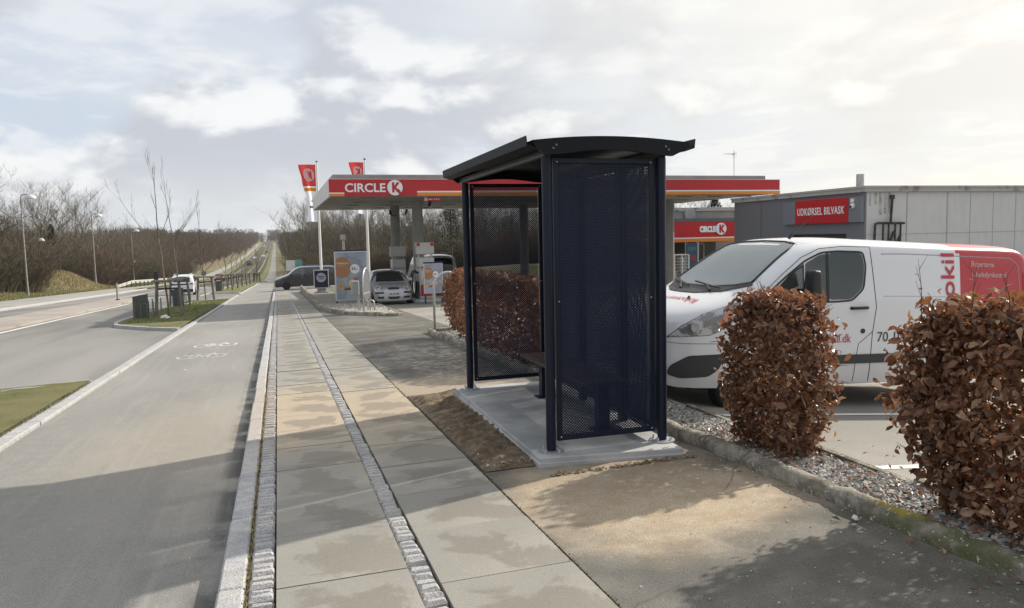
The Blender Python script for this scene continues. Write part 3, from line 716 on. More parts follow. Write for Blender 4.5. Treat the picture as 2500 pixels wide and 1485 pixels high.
for sx, x in ((-1, RX0), (1, RX1)):   # gutters
    z = 2.385
    poly = [(0, -.055), (.010*sx*-1, -.06), (.06*sx*-1, -.03), (.06*sx*-1, -.018), (-.012*sx, -.045), (-.012*sx, .0), (-.0*sx, .005), (.045*sx, .018), (.045*sx, -.052)]
    poly = [(-.03*sx, -.07), (.05*sx, -.045), (.058*sx, .030), (.050*sx, .030), (.043*sx, -.036), (-.03*sx, -.058)]
    mb = MB(); mb.prism([(x-SX0+a, z-ZS+b) for a, b in poly], (0, RY0-SY0, 0), (1, 0, 0), (0, 0, 1), (0, 1, 0), RY1-RY0)
    gt = mb.build('gutter', M_NAVYR, roof)
    for y in ():
        mb = MB(); pts = [(x-SX0-.095*sx, y-SY0, z+.012-ZS), (x-SX0-.06*sx, y-SY0, z+.033-ZS), (x-SX0-.02*sx, y-SY0, z+.042-ZS), (x-SX0+.02*sx, y-SY0, z+.041-ZS), (x-SX0+.055*sx, y-SY0, z+.029-ZS)]
        mb.tube(pts, .008, 6); mb.build('lip', M_NAVYR, gt)
for x in (SX0-.005, SX1+.005):
    mb = MB(); mb.b2(L_(x-.028, SY0-.05, 2.272), L_(x+.028, SY1+.05, 2.325)); mb.build('roof_rail', mat('rail_paint', (.035, .038, .036), .4), sh, bevel=.004)
# bench
bn = thing('bench', 'dark wooden slatted bench standing inside the bus shelter', 'bench', (2.72, 7.0, ZS))
for i in range(4):
    mb = MB(); mb.b2((-.20+i*.105, -.95, .42), (-.11+i*.105, .95, .455)); mb.build('slat', M_BROWNW, bn, bevel=.004)
for y in (-.80, .72):
    mb = MB(); mb.b2((-.05, y-.05, .012), (.06, y+.05, .41)); mb.b2((-.10, y-.08, .0), (.11, y+.08, .012)); mb.b2((-.20, y-.03, .40), (.20, y+.03, .419)); mb.build('leg', M_NAVY, bn, bevel=.004)
# ------------------------------------------------------------------ beech hedges
def leafmat(name, c1, c2):
    m = bpy.data.materials.new(name); m.use_nodes = True; t = m.node_tree; p = t.nodes['Principled BSDF']
    a = t.nodes.new('ShaderNodeAttribute'); a.attribute_name = 'tint'
    r = t.nodes.new('ShaderNodeValToRGB'); r.color_ramp.elements[0].color = (*c1[0], 1); r.color_ramp.elements[1].color = (*c1[-1], 1)
    for i, c in enumerate(c1[1:-1]): e = r.color_ramp.elements.new((i+1)/(len(c1)-1)); e.color = (*c, 1)
    t.links.new(a.outputs['Fac'], r.inputs[0]); t.links.new(r.outputs[0], p.inputs['Base Color'])
    p.inputs['Roughness'].default_value = .38; p.inputs['Specular IOR Level'].default_value = .5
    tr = t.nodes.new('ShaderNodeBsdfTranslucent'); tr.inputs[0].default_value = (*c2, 1)
    mx = t.nodes.new('ShaderNodeMixShader'); mx.inputs[0].default_value = .22; t.links.new(p.outputs[0], mx.inputs[1]); t.links.new(tr.outputs[0], mx.inputs[2])
    t.links.new(mx.outputs[0], t.nodes['Material Output'].inputs[0]); return m
M_LEAF = leafmat('beech_leaf', [(.060, .034, .023), (.135, .070, .040), (.23, .118, .066), (.44, .28, .18)], (.44, .17, .065))
M_TWIG = mat('twig', (.075, .05, .038), .8)
def hedge(name, label, x0, x1, y0, y1, h, n, ls=.03, group=None, bulge=.13, flare=0., z0=.14, ntwig=60, stems=5):
    zb = zg((x0+x1)/2, (y0+y1)/2); cx, cy = (x0+x1)/2, (y0+y1)/2
    root = thing(name, label, 'hedge', (cx, cy, zb), 0, group)
    W_, D_ = (x1-x0)/2, (y1-y0)/2; V = []; F = []; T = []
    seedp = [R.uniform(0, 6) for _ in range(6)]
    def lump(a, b): return .5*sin(a*7+seedp[0])*cos(b*5+seedp[1]) + .5*sin(a*13+seedp[2]+b*9)
    for i in range(n):
        while 1:
            u, v, w = R.uniform(-1, 1), R.uniform(-1, 1), R.random()
            e = max(abs(u), abs(v), (w-.5)*2)
            if R.random() < (.10 + .9*max(0, (e-.55)/.45)**1.2): break
        k = 1 + bulge*lump(u*2+w*3, v*2-w*2)
        low = .90 + .16*sin(pi*min(1, w*.82+.14)) + flare*(w-.5) - (.20*(1-w/.35) if w < .35 else 0)
        if w < .08 and R.random() < .5*(1-w/.08): continue
        x, y, z = u*W_*k*low + R.gauss(0, .022), v*D_*k*low + R.gauss(0, .022), z0 + w*(h-z0)*(1+.07*lump(u*3, v*3)) + R.gauss(0, .018)
        # rounder top edges
        if w > .80: x *= 1-2.2*(w-.80)**1.4; y *= 1-1.7*(w-.80)**1.4
        s = ls*(R.uniform(.5, 1.0) if R.random() < .7 else R.uniform(1., 1.5)); wd = s*R.uniform(.45, .75)
        out_ = Vector((u, v, .25 if w < .9 else 1.2)).normalized()
        nrm = (out_*.5 + Vector((R.gauss(0, .6), R.gauss(0, .6), R.gauss(.25, .55)))).normalized()
        dr = Vector((R.gauss(0, .6), R.gauss(0, .6), R.gauss(-.45, .5))); dr = (dr - nrm*dr.dot(nrm)); 
        if dr.length < .05: continue
        dr.normalize(); sd = nrm.cross(dr); p = Vector((x, y, z)); cu = R.uniform(-.2, .75)*s; fo = R.uniform(.1, .95)
        b = len(V)
        for a, c_, hgt in ((-1, 0, -cu), (-.35, -.85, fo*wd*.5), (-.35, .85, fo*wd*.5), (.4, -.75, fo*wd*.5), (.4, .75, fo*wd*.5), (1.05, 0, -cu*1.3), (0, 0, 0)):
            V.append(p + dr*(a*s) + sd*(c_*wd) + nrm*hgt)
        F += [(b, b+1, b+6), (b, b+6, b+2), (b+1, b+3, b+6), (b+2, b+6, b+4), (b+3, b+5, b+6), (b+4, b+6, b+5)]
        t = min(1, max(0, R.gauss(.48, .33))); T += [t]*7
    me = bpy.data.meshes.new('leaves'); me.from_pydata(V, [], F); me.materials.append(M_LEAF)
    at = me.attributes.new('tint', 'FLOAT', 'POINT'); at.data.foreach_set('value', T)
    lf = bpy.data.objects.new('leaves', me); COL.objects.link(lf); lf.parent = root
    mb = MB()
    mb.tube([(0, -D_*.85, -.06), (0, 0, -.07), (0, D_*.85, -.06)], .02, 5)
    for k in range(stems):
        bx, by = R.uniform(-.5, .5)*W_, -D_*.8+1.6*D_*(k+.5)/stems; pts = [(bx, by, -.05)]
        for q in range(1, 6): pts.append((bx+R.gauss(0, .05), by+R.gauss(0, .05), h*.8*q/5))
        mb.tube(pts, [.016, .014, .012, .010, .007, .004], 5)
    for k in range(ntwig):
        a = R.uniform(-1, 1); 
        if R.random() < .45: p = Vector((R.uniform(-.8, .8)*W_, R.uniform(-.95, .95)*D_, h*R.uniform(.88, .98))); d = Vector((R.gauss(0, .35), R.gauss(0, .35), 1)); ln = R.uniform(.06, .24)
        else:
            s_ = R.choice((-1, 1)); p = Vector((R.uniform(-1, 1)*W_, s_*D_*.85, R.uniform(.2, .95)*h)) if R.random() < .5 else Vector((R.choice((-1, 1))*W_*.85, R.uniform(-1, 1)*D_, R.uniform(.2, .95)*h)); d = Vector((p.x/W_*.7, p.y/D_*.9, R.uniform(.0, .9))); ln = R.uniform(.08, .24)
        d.normalize(); pts = [p-d*.1]; c = p
        for q in range(3): pts.append(c); d = (d+Vector((R.gauss(0, .16), R.gauss(0, .16), R.gauss(.06, .12)))).normalized(); c = c+d*ln/3
        pts.append(c); mb.tube(pts, [.0032, .0028, .0022, .0018, .001], 4)
        for q in (1, 2, 3):
            if R.random() < .7:
                e = (d+Vector((R.gauss(0, .6), R.gauss(0, .6), R.gauss(0, .4)))).normalized(); mb.tube([pts[q], Vector(pts[q])+e*ln*.3], [.0016, .0008], 3)
    mb.build('branches', M_TWIG, root, fix=False)
    return root
hedge('beech_hedge', 'brown-leaved beech hedge block in the gravel bed, between the bus shelter and the nearest hedge', 3.58, 4.05, 4.78, 5.62, 1.24, 6000, .033, 'beech hedge blocks', ntwig=95, flare=.06, z0=.03)
hedge('beech_hedge', 'nearest and largest brown beech hedge block, at the right edge in front of the van', 3.58, 4.10, 1.9, 3.70, 1.25, 13500, .033, 'beech hedge blocks', ntwig=100, flare=.10, z0=.05, stems=8)
hedge('beech_hedge', 'clipped brown beech hedge beyond the bus shelter, beside the steel hoop', 3.56, 4.0, 10.4, 16.9, 1.38, 12000, .040, 'beech hedge blocks', bulge=.03, ntwig=60, stems=16, z0=.06)
# tall leaf-bearing shoots on the nearest hedge
nh = [o for o in bpy.data.objects if o.name.startswith('beech_hedge')][1]
for (x, y, hh, lean) in ((3.66, 3.60, .34, -.04), (3.70, 3.30, .30, .03), (3.66, 3.02, .27, -.08), (3.64, 2.75, .34, .12)):
    mb = MB(); z = zg(x, y)+1.20; pts = [(x, y, z-.1), (x+lean*.3, y, z+hh*.5), (x+lean, y, z+hh)]; mb.tube(pts, [.004, .003, .001], 4)
    for t in (.35, .6, .8): mb.tube([(x+lean*t, y, z+hh*t), (x+lean*t+R.uniform(-.09, .09), y+R.uniform(-.05, .05), z+hh*t+.09)], [.002, .0008], 3)
    for t in (.25, .45, .7):
        c = Vector((x+lean*t, y, z+hh*t)); a = R.uniform(0, 6.28); u = Vector((cos(a), sin(a), .3)).normalized(); w = u.cross(Vector((0, 0, 1))); mb.add([c, c+u*.02+w*.014, c+u*.045, c+u*.02-w*.014], [(0, 1, 2, 3)], 1)
    o = mb.build('shoot', [M_TWIG, M_LEAF], None, fix=False); o.parent = nh; o.matrix_parent_inverse = Matrix.Translation(-Vector(nh.location))
# ------------------------------------------------------------------ fuel station canopy
M_LOFF = mat('lamp_off', (.22, .22, .21), .4); CZ = 3.43; CY0, CY1, CX0, CX1 = 31.57, 45.6, 2.12, 23.3
cn = thing('station_canopy', 'long red and white fuel station canopy roof on round grey columns', 'canopy', (CX0, CY0, CZ))
def C_(x, y, z): return (x-CX0, y-CY0, z-CZ)
mb = MB(); mb.b2(C_(CX0+.05, CY0+.10, CZ+.02), C_(CX1-.5, CY1-.1, CZ+.12)); sf = mb.build('soffit', M_UNDER, cn)
for i in range(12):
    for j in range(4):
        mb = MB(); mb.b2(C_(CX0+1.4+i*1.7, CY0+1.6+j*3.3, CZ-.02), C_(CX0+2.0+i*1.7, CY0+1.9+j*3.3, CZ+.018)); mb.build('soffit_lamp', M_LOFF, sf)
mb = MB(); mb.b2(C_(CX0+.15, CY0+.12, CZ-.02), C_(CX1-.6, CY0+.22, CZ+.02)); mb.b2(C_(CX0+.02, CY0+.22, CZ-.02), C_(CX0+.14, CY1-.2, CZ+.02)); mb.build('soffit_trim', M_GREYP, sf)
mb = MB(); mb.b2(C_(CX0, CY0, CZ), C_(CX1, CY0+.09, CZ+.70)); f = mb.build('front_fascia', M_RED, cn, bevel=.01)
mb = MB(); mb.b2(C_(CX0+.002, CY0-.012, CZ+.006), C_(CX0+.60, CY0, CZ+.105)); mb.b2(C_(CX0+3.56, CY0-.012, CZ+.006), C_(CX1-.002, CY0, CZ+.145)); mb.build('orange_band', M_ORANGE, f)
mb = MB(); mb.b2(C_(CX0+.002, CY0-.012, CZ+.107), C_(CX0+.60, CY0, CZ+.155)); mb.b2(C_(CX0+3.56, CY0-.012, CZ+.147), C_(CX1-.002, CY0, CZ+.205)); mb.b2(C_(CX0, CY0-.012, CZ+.685), C_(CX1, CY0, CZ+.70)); mb.build('white_band', M_WHITE, f)
M_LET = mat('letter_white', (.76, .78, .80), .4)
text('CIRCLE', 'lettering', M_LET, C_(2.75, CY0-.002, CZ+.165), (1, 0, 0), (0, 0, 1), 1.63, .36, f, .02, .02)
mb = MB(); disc(mb, C_(4.765, CY0-.005, CZ+.345), (1, 0, 0), (0, 0, 1), .315, .03, 40); dd = mb.build('logo_disc', M_LET, f)
mb = MB(); mb.prism([(a*.40, b*.40) for a, b in KP], C_(4.765, CY0-.04, CZ+.355), (1, 0, 0), (0, 0, 1), (0, 1, 0), .012)
mb.prism([(.06, -.12), (.135, -.04), (.30, -.27), (.20, -.335)], C_(4.765, CY0-.041, CZ+.355), (1, 0, 0), (0, 0, 1), (0, 1, 0), .012); mb.build('logo_letter', M_RED, dd)
mb = MB(); mb.b2(C_(CX0, CY0+.092, CZ), C_(CX0+.09, CY1, CZ+.70))
for k in range(16): mb.b2(C_(CX0-.004, CY0+.5+k*.88, CZ+.01), C_(CX0, CY0+.52+k*.88, CZ+.69), mi=1)
mb.build('side_fascia', [M_DIRTYW, M_GREYP], cn)
mb = MB(); mb.b2(C_(CX0+.12, CY1-.09, CZ), C_(CX1-.5, CY1, CZ+.70)); mb.b2(C_(CX1-.55, CY0+.12, CZ), C_(CX1-.45, CY1, CZ+.70)); mb.build('rear_fascia', M_DIRTYW, cn)
mb = MB(); mb.b2(C_(CX0+.18, CY0+.3, CZ+.70), C_(CX1-.6, CY0+.34, CZ+.90)); mb.b2(C_(CX0+.18, CY0+.34, CZ+.70), C_(CX0+.22, CY1, CZ+.90)); mb.b2(C_(CX0+.22, CY0+.34, CZ+.70), C_(CX1-.6, CY1, CZ+.78)); mb.build('parapet', M_GREYP, cn, bevel=.005)
M_COLM = mat('column_paint', (.27, .27, .26), .5, col2=(.23, .23, .22), scale=2)
for x, y in ((6.45, 36), (6.20, 41.4), (13.5, 36), (13.5, 41.4), (20.0, 36.4)):
    mb = MB(); zz = zg(x, y); mb.tube([C_(x, y, zz), C_(x, y, CZ+.03)], .255, 20); mb.tube([C_(x, y, zz), C_(x, y, zz+.25)], .30, 20); mb.build('column', M_COLM, cn, smooth=.6)
sg = thing('height_sign', 'small red clearance sign hanging under the canopy edge', 'sign', (6.38, 31.9, 3.40))
mb = MB(); mb.b2((-.36, 0, -.17), (.36, .04, 0)); mb.build('sign_board', M_RED, sg)
mb = MB(); mb.b2((-.34, -.012, -.155), (-.22, 0, -.015)); mb.build('pictogram', mat('cream', (.7, .6, .5), .5), sg)
text('max. 4,2 m', 'lettering', M_LET, (-.18, -.003, -.125), (1, 0, 0), (0, 0, 1), .48, .085, sg, .006, .02)
mb = MB(); mb.b2((-.3, .0, 0), (-.28, .02, .1)); mb.b2((.28, 0, 0), (.3, .02, .1)); mb.build('bracket', M_GREYP, sg)
for x, y, z, a, lab in ((5.92, 41.0, 3.05, -1, 'left'), (6.72, 41.0, 3.08, 1, 'right'), (6.98, 35.8, 3.25, 1, 'near')):
    c = thing('floodlight', {'left': 'black camera on the left side of the farther canopy column', 'right': 'black camera on the right side of the farther canopy column', 'near': 'black floodlight bracketed to the nearer canopy column'}[lab], 'camera' if lab != 'near' else 'floodlight', (x, y, z))
    if lab == 'near': c.name = 'floodlight'
    else: c.name = 'security_camera'
    mb = MB(); mb.tube([(-a*.28, 0, -.12), (0, 0, -.12), (0, 0, 0)], .02, 6); mb.build('bracket', M_BLACK, c)
    mb = MB(); mb.tube([(0, 0, -.05), (a*.06, -.08, .16)], [.075, .06], 10); mb.build('housing', M_BLACK, c)
# ------------------------------------------------------------------ fuel pumps
def pump(x, y, label, red, nose):
    t = thing('fuel_pump', label, 'fuel pump', (x, y, zg(x, y)), 0, 'fuel pumps under the canopy')
    mb = MB(); mb.b2((-.75, -1.1, 0), (.75, 1.1, .13)); mb.build('island_plinth', M_CONC, t, bevel=.03)
    mb = MB(); mb.b2((-.35, -.45, .13), (.35, .45, 1.50)); mb.build('cabinet', mat('pump_grey', (.42, .42, .40), .45), t, bevel=.02)
    mb = MB(); mb.b2((-.30, -.47, .25), (.30, -.452, .75)); mb.build('lower_panel', M_RED if red else M_ORANGE, t)
    mb = MB(); mb.b2((-.26, -.47, 1.0), (.26, -.452, 1.38)); mb.build('display', mat('pump_display', (.6, .6, .56), .3), t)
    mb = MB(); mb.b2((-.11, -.483, 1.08), (.14, -.471, 1.2)); mb.build('label_plate', mat('yellow_plate', (.55, .38, .02), .5), t)
    mb = MB(); mb.b2((-.34, -.42, 1.52), (.34, .42, 1.95)); 
    for s in (-1, 1): mb.tube([(s*.25, 0, 1.5), (s*.30, 0, 2.2)], .035, 6)
    mb.b2((-.40, -.15, 2.1), (.40, .15, 2.62)); mb.build('head', mat('pump_head', (.50, .50, .48), .45), t, bevel=.03)
    if red:
        mb = MB(); mb.b2((-.38, -.17, 2.46), (-.24, -.152, 2.60)); mb.b2((.24, -.17, 2.46), (.38, -.152, 2.60)); mb.build('number_plate', M_RED, t)
        mb = MB(); mb.b2((-.20, -.462, 1.42), (.36, -.44, 1.58)); mb.build('price_sign', M_RED, t)
        mb = MB(); mb.b2((-.20, -.462, 1.24), (.36, -.445, 1.41)); mb.build('price_sign', mat('green_panel', (.02, .20, .09), .5), t)
    for k in range(2):
        yy = -.25+k*.45; mb = MB(); mb.tube([(-.36, yy, 1.25), (-.50, yy, 1.38), (-.62, yy-.05, 1.20), (-.66, yy-.08, .7), (-.60, yy-.05, .25), (-.48, yy, .15), (-.40, yy, .45), (-.37, yy, .9)], .035, 8); mb.build('hose', M_RUBBER, t, smooth=True)
    return t
pump(6.35, 33.9, 'fuel pump with red panels and black hoses at the nearer canopy column', True, 1)
pump(6.00, 39.6, 'fuel pump with a pale display behind the silver car', False, 1)
# ------------------------------------------------------------------ advertising
M_POST = G('poster_bg', .5); a = M_POST.mix(M_POST.st(M_POST.n(1.3, 5, dist=1.5), .35, .65), (.24, .27, .33), (.38, .41, .46)); M_POST = M_POST.fin(a, 0)
M_PORA = mat('poster_brown', (.36, .18, .085), .5); M_PWH = mat('poster_white', (.78, .78, .77), .5); M_PBRD = mat('poster_bread', (.60, .38, .17), .5, col2=(.42, .22, .09), scale=6); M_PINK = mat('poster_ink', (.03, .035, .07), .5)
M_FRAME = mat('alu_frame', (.60, .60, .60), .35, metal=.4); M_DKFR = mat('navy_frame', (.02, .025, .09), .4)
def poster(name, label, x, y, z0, w, h, legs, group=None):
    t = thing(name, label, 'advertising sign', (x, y, z0), 0, group)
    mb = MB(); mb.b2((0, 0, legs), (w, .10, legs+h)); mb.build('frame', M_FRAME, t, bevel=.01)
    b = .05*w/1.4; mb = MB(); mb.b2((b, -.006, legs+b), (w-b, 0, legs+h-b)); p = mb.build('poster', M_POST, t)
    mb = MB(); mb.b2((0, -.01, legs+h+.002), (w, .11, legs+h+.06)); mb.build('header', M_DKFR, t)
    mb = MB(); mb.b2((.02, .02, 0), (.08, .08, legs-.002)); mb.b2((w-.08, .02, 0), (w-.02, .08, legs-.002)); mb.build('leg', M_DKFR, t)
    X, Z, k = (1, 0, 0), (0, 0, 1), w/1.42
    iw, ih = w-2*b, h-2*b; zt_ = legs+h-b
    n = 30; r = .36*iw*.78; c = (b+r*.72, zt_-ih*.32)
    pts = [(c[0]+r*1.06*cos(2*pi*q/n), c[1]+r*1.25*sin(2*pi*q/n)) for q in range(n)]; pts = [(max(b+.002, px_), min(zt_-.01, pz_)) for px_, pz_ in pts]
    mb = MB(); mb.prism(pts, (0, -.009, 0), X, Z, (0, 1, 0), .002); mb.build('brown_circle', M_PORA, p)
    text('Pølsehorn', 'lettering', mat('cream_ink', (.75, .62, .48), .5), (b+.05*k, -.011, zt_-ih*.25), X, Z, .52*k, .10*k, p, .002, .01)
    text('med smør', 'lettering', mat('cream_ink', (.75, .62, .48), .5), (b+.05*k, -.011, zt_-ih*.29), X, Z, .34*k, .035*k, p, .002)
    mb = MB(); disc(mb, (b+iw*.62, -.010, zt_-ih*.35), X, Z, .205*k, .002); disc_ = mb.build('price_disc', M_PWH, p)
    text('25,-', 'lettering', M_PINK, (b+iw*.50, -.0135, zt_-ih*.385), X, Z, .30*k, .14*k, p, .002, .03)
    def food(cx, cz, rx, rz, m, d): 
        q = [(cx+rx*cos(2*pi*i/18)*(1+.08*sin(i*2.3)), cz+rz*sin(2*pi*i/18)*(1+.1*cos(i*1.7))) for i in range(18)]; q = [(min(w-b-.01, max(b+.005, a_)), b_) for a_, b_ in q]
        mb = MB(); mb.prism(q, (0, -.0075-d, 0), X, Z, (0, 1, 0), .002); mb.build('food_picture', m, p)
    food(b+iw*.40, legs+b+ih*.225, .36*k, .055*k, mat('board_brown', (.16, .08, .05), .6), 0)
    food(b+iw*.17, legs+b+ih*.27, .17*k, .13*k, M_PBRD, .002); food(b+iw*.55, legs+b+ih*.35, .20*k, .17*k, mat('bread_pale', (.66, .46, .24), .5), .002); food(b+iw*.57, legs+b+ih*.27, .19*k, .10*k, M_PBRD, .0045)
    food(b+iw*.63, legs+b+ih*.43, .09*k, .06*k, mat('sausage', (.38, .12, .05), .5), .0045); food(b+iw*.57, legs+b+ih*.28, .06*k, .05*k, mat('sausage', (.38, .12, .05), .5), .007)
    return t
poster('poster_stand', 'tall framed pastry poster with a brown circle, standing on the gravel bed', 2.38, 34.0, -1.24, 1.42, 2.16, .27, 'pastry posters')
poster('poster_stand', 'smaller framed pastry poster standing in front of the red pump', 5.74, 31.0, -1.02, .80, 1.24, .42, 'pastry posters')
mb = MB(); o = bpy.data.objects
t = thing('pavement_sign', 'dark blue swing sign with a white circle on a weighted grey base', 'pavement sign', (2.38, 45, -1.35))
mb = MB(); mb.b2((-.42, -.03, .30), (.42, .03, 1.38)); mb.build('frame', M_FRAME, t, bevel=.02)
mb = MB(); mb.b2((-.37, -.04, .36), (.37, -.032, 1.32)); p = mb.build('sign_panel', mat('sign_navy', (.02, .025, .06), .45), t)
mb = MB(); disc(mb, (0, -.042, .93), (1, 0, 0), (0, 0, 1), .27, .002); mb.build('white_disc', mat('pale_disc', (.50, .52, .56), .5), p)
text('Pakke', 'lettering', M_PINK, (-.19, -.046, .93), (1, 0, 0), (0, 0, 1), .36, .11, p, .002, .03); text('Shop', 'lettering', M_PINK, (-.12, -.046, .80), (1, 0, 0), (0, 0, 1), .26, .11, p, .002, .03)
mb = MB(); mb.box((0, 0, .07), (.95, .5, .12), taper=.8); mb.box((0, 0, .2), (.5, .12, .2)); mb.build('weighted_base', M_GREYP, t, bevel=.03)
# ------------------------------------------------------------------ hoops, bed, wall, small lamp
def hoop(label, x, y, w, h, rz, dark=0, plate=True):
    t = thing('steel_hoop', label, 'barrier hoop', (x, y, zg(x, y)), rz, 'steel hoops by the forecourt'); n = 14; r = w/2
    pts = [(-r, 0, 0), (-r, 0, h-r)] + [(-r*cos(pi*k/n), 0, h-r+r*sin(pi*k/n)) for k in range(1, n)] + [(r, 0, h-r), (r, 0, 0)]
    mb = MB(); mb.tube(pts, .028, 10); mb.build('pipe', M_GALV, t, smooth=True)
    if plate:
        mb = MB(); q = [(-.86*r*cos(pi*k/n), h-r+.9*r*sin(pi*k/n)) for k in range(n+1)] + [(.86*r*cos(pi*k/n), h*.48-r*.8*sin(pi*k/n)) for k in range(n+1)]
        mb.prism(q, (0, -.006, 0), (1, 0, 0), (0, 0, 1), (0, 1, 0), .012); mb.build('plate', mat('hoop_plate', (.11, .115, .12), .6), t)
    mb = MB(); mb.tube([(-r, 0, h*.45), (r, 0, h*.45)], .012, 6); mb.build('crossbar', M_GALV, t)
    return t
hoop('steel hoop with a grey plate, at the tip of the gravel bed', 2.95, 27.0, .95, 1.58, radians(70))
hoop('steel hoop without a plate beside the far beech hedge', 3.82, 17.6, .70, 1.42, radians(8), plate=False)
t = thing('steel_hoop', 'small low steel loop on the gravel bed tip', 'barrier hoop', (3.12, 27.2, zg(3.1, 27.2)+.05)); mb = MB()
mb.tube([(-.11, 0, 0), (-.11, 0, .28)]+[(-.11*cos(pi*k/8), 0, .28+.11*sin(pi*k/8)) for k in range(1, 8)]+[(.11, 0, .28), (.11, 0, 0)], .025, 8); mb.build('pipe', M_GALV, t, smooth=True)
t = thing('utility_box', 'grey box on a post between the tall poster and the steel hoop', 'utility box', (2.62, 27.6, zg(2.6, 27.6)))
mb = MB(); mb.b2((-.14, -.08, .62), (.14, .08, 1.15)); mb.build('box', mat('box_grey', (.33, .36, .34), .5), t, bevel=.03); mb = MB(); mb.b2((.06, -.04, 0), (.16, .04, 1.12)); mb.build('post', M_GALV, t)
t = thing('lot_lamp', 'short white lamp on a thin mast above the tall poster', 'lamp', (3.7, 45, zg(3.7, 45)))
mb = MB(); mb.tube([(0, 0, 0), (0, 0, 3.2)], .07, 8); mb.build('mast', M_GALV, t); mb = MB(); mb.box((0, 0, 3.38), (.30, .25, .30), taper=.8); mb.build('lamp_head', M_WHITE, t)
def zb(x, y): return zg(x, y)+.06
BL = [(2.65, 26.0), (2.2, 27.6), (1.75, 30), (1.62, 33), (1.62, 40), (1.64, 50), (1.7, 58)]; BR = [(3.62, 24.5), (3.75, 27), (3.80, 30), (3.7, 34), (3.2, 38.5), (2.9, 50), (2.3, 58)]
mb = MB(); vs = []; rows = []
for k in range(len(BL)-1):
    for q in range(4): t_ = q/4; rows.append(([BL[k][i]+(BL[k+1][i]-BL[k][i])*t_ for i in (0, 1)], [BR[k][i]+(BR[k+1][i]-BR[k][i])*t_ for i in (0, 1)]))
for p, q in rows:
    for i in range(5): x, y = p[0]+(q[0]-p[0])*i/4, p[1]+(q[1]-p[1])*i/4; vs.append((x, y, zg(x, y)+.05+.18*sm(30, 44, y)))
mb.add(vs, [(j*5+i, j*5+i+1, (j+1)*5+i+1, (j+1)*5+i) for j in range(len(rows)-1) for i in range(4)])
M_BED = mat('bed_gravel', (.20, .19, .16), .95, col2=(.36, .33, .27), scale=14, world=True, detail=8, bump=2, bscale=30); struct(mb.build('gravel_bed', M_BED, smooth=True, fix=False))
def inbed():
    k = R.choice((0, 0, 0, 1, 1, 2, 3)); t_ = R.random(); a = [BL[k][i]+(BL[k+1][i]-BL[k][i])*t_ for i in (0, 1)]; b = [BR[k][i]+(BR[k+1][i]-BR[k][i])*t_ for i in (0, 1)]; s = R.random(); return a[0]+(b[0]-a[0])*s, a[1]+(b[1]-a[1])*s
tag(stones(2600, inbed, .045, 'gravel', [GM[2], mat('stone_cream', (.50, .46, .36), .9), GM[0]], dz=.05), 'pale gravel on the bed at the foot of the tall poster', 'gravel', kind='stuff')
M_WALLS = mat('old_stone', (.20, .175, .14), .95, col2=(.36, .33, .28), scale=4, bump=2, bscale=12, world=True, detail=8)
def wall_strip(name, pts, w, h0, h1, m, jitter=.02):
    mb = MB(); P = []
    for (x0, y0), (x1, y1) in zip(pts, pts[1:]):
        ln = math.hypot(x1-x0, y1-y0); k = max(1, int(ln/.55))
        for i in range(k): P.append((x0+(x1-x0)*i/k, y0+(y1-y0)*i/k))
    P.append(pts[-1]); n = len(P)-1
    for i in range(n):
        a, b = Vector((*P[i], 0)), Vector((*P[i+1], 0)); u = (b-a).normalized(); r = Vector((u.y, -u.x, 0))*w/2; h = h0+(h1-h0)*i/n+R.uniform(-jitter, jitter); vs = []
        a, b = a+u*.006, b-u*.006
        for p in (a, b):
            for s, hh in ((-1, -.1), (1, -.1), (1, h), (-1, h)): q = p+r*s*R.uniform(.94, 1.06); vs.append((q.x, q.y, zg(p.x, p.y)+hh+(R.uniform(-jitter, jitter)*.5 if hh > 0 else 0)))
        mb.add(vs, [(0, 3, 2, 1), (4, 5, 6, 7), (0, 1, 5, 4), (1, 2, 6, 5), (2, 3, 7, 6), (3, 0, 4, 7)])
    return mb.build(name, m, bevel=.02)
tag(wall_strip('stone_edging', [(3.7, 24.4), (3.2, 25.0), (2.65, 25.9), (2.15, 27.4), (1.72, 29.8), (1.60, 33), (1.60, 42), (1.62, 58)], .16, .10, .48, M_WALLS), 'low weathered stone wall curving round the gravel bed beside the pavement', 'low wall')
tag(wall_strip('stone_edging', [(3.75, 24.5), (3.86, 27), (3.9, 30), (3.8, 34), (3.3, 38.5), (3.0, 50)], .12, .07, .12, M_WALLS), 'low kerb along the forecourt side of the gravel bed', 'kerb')
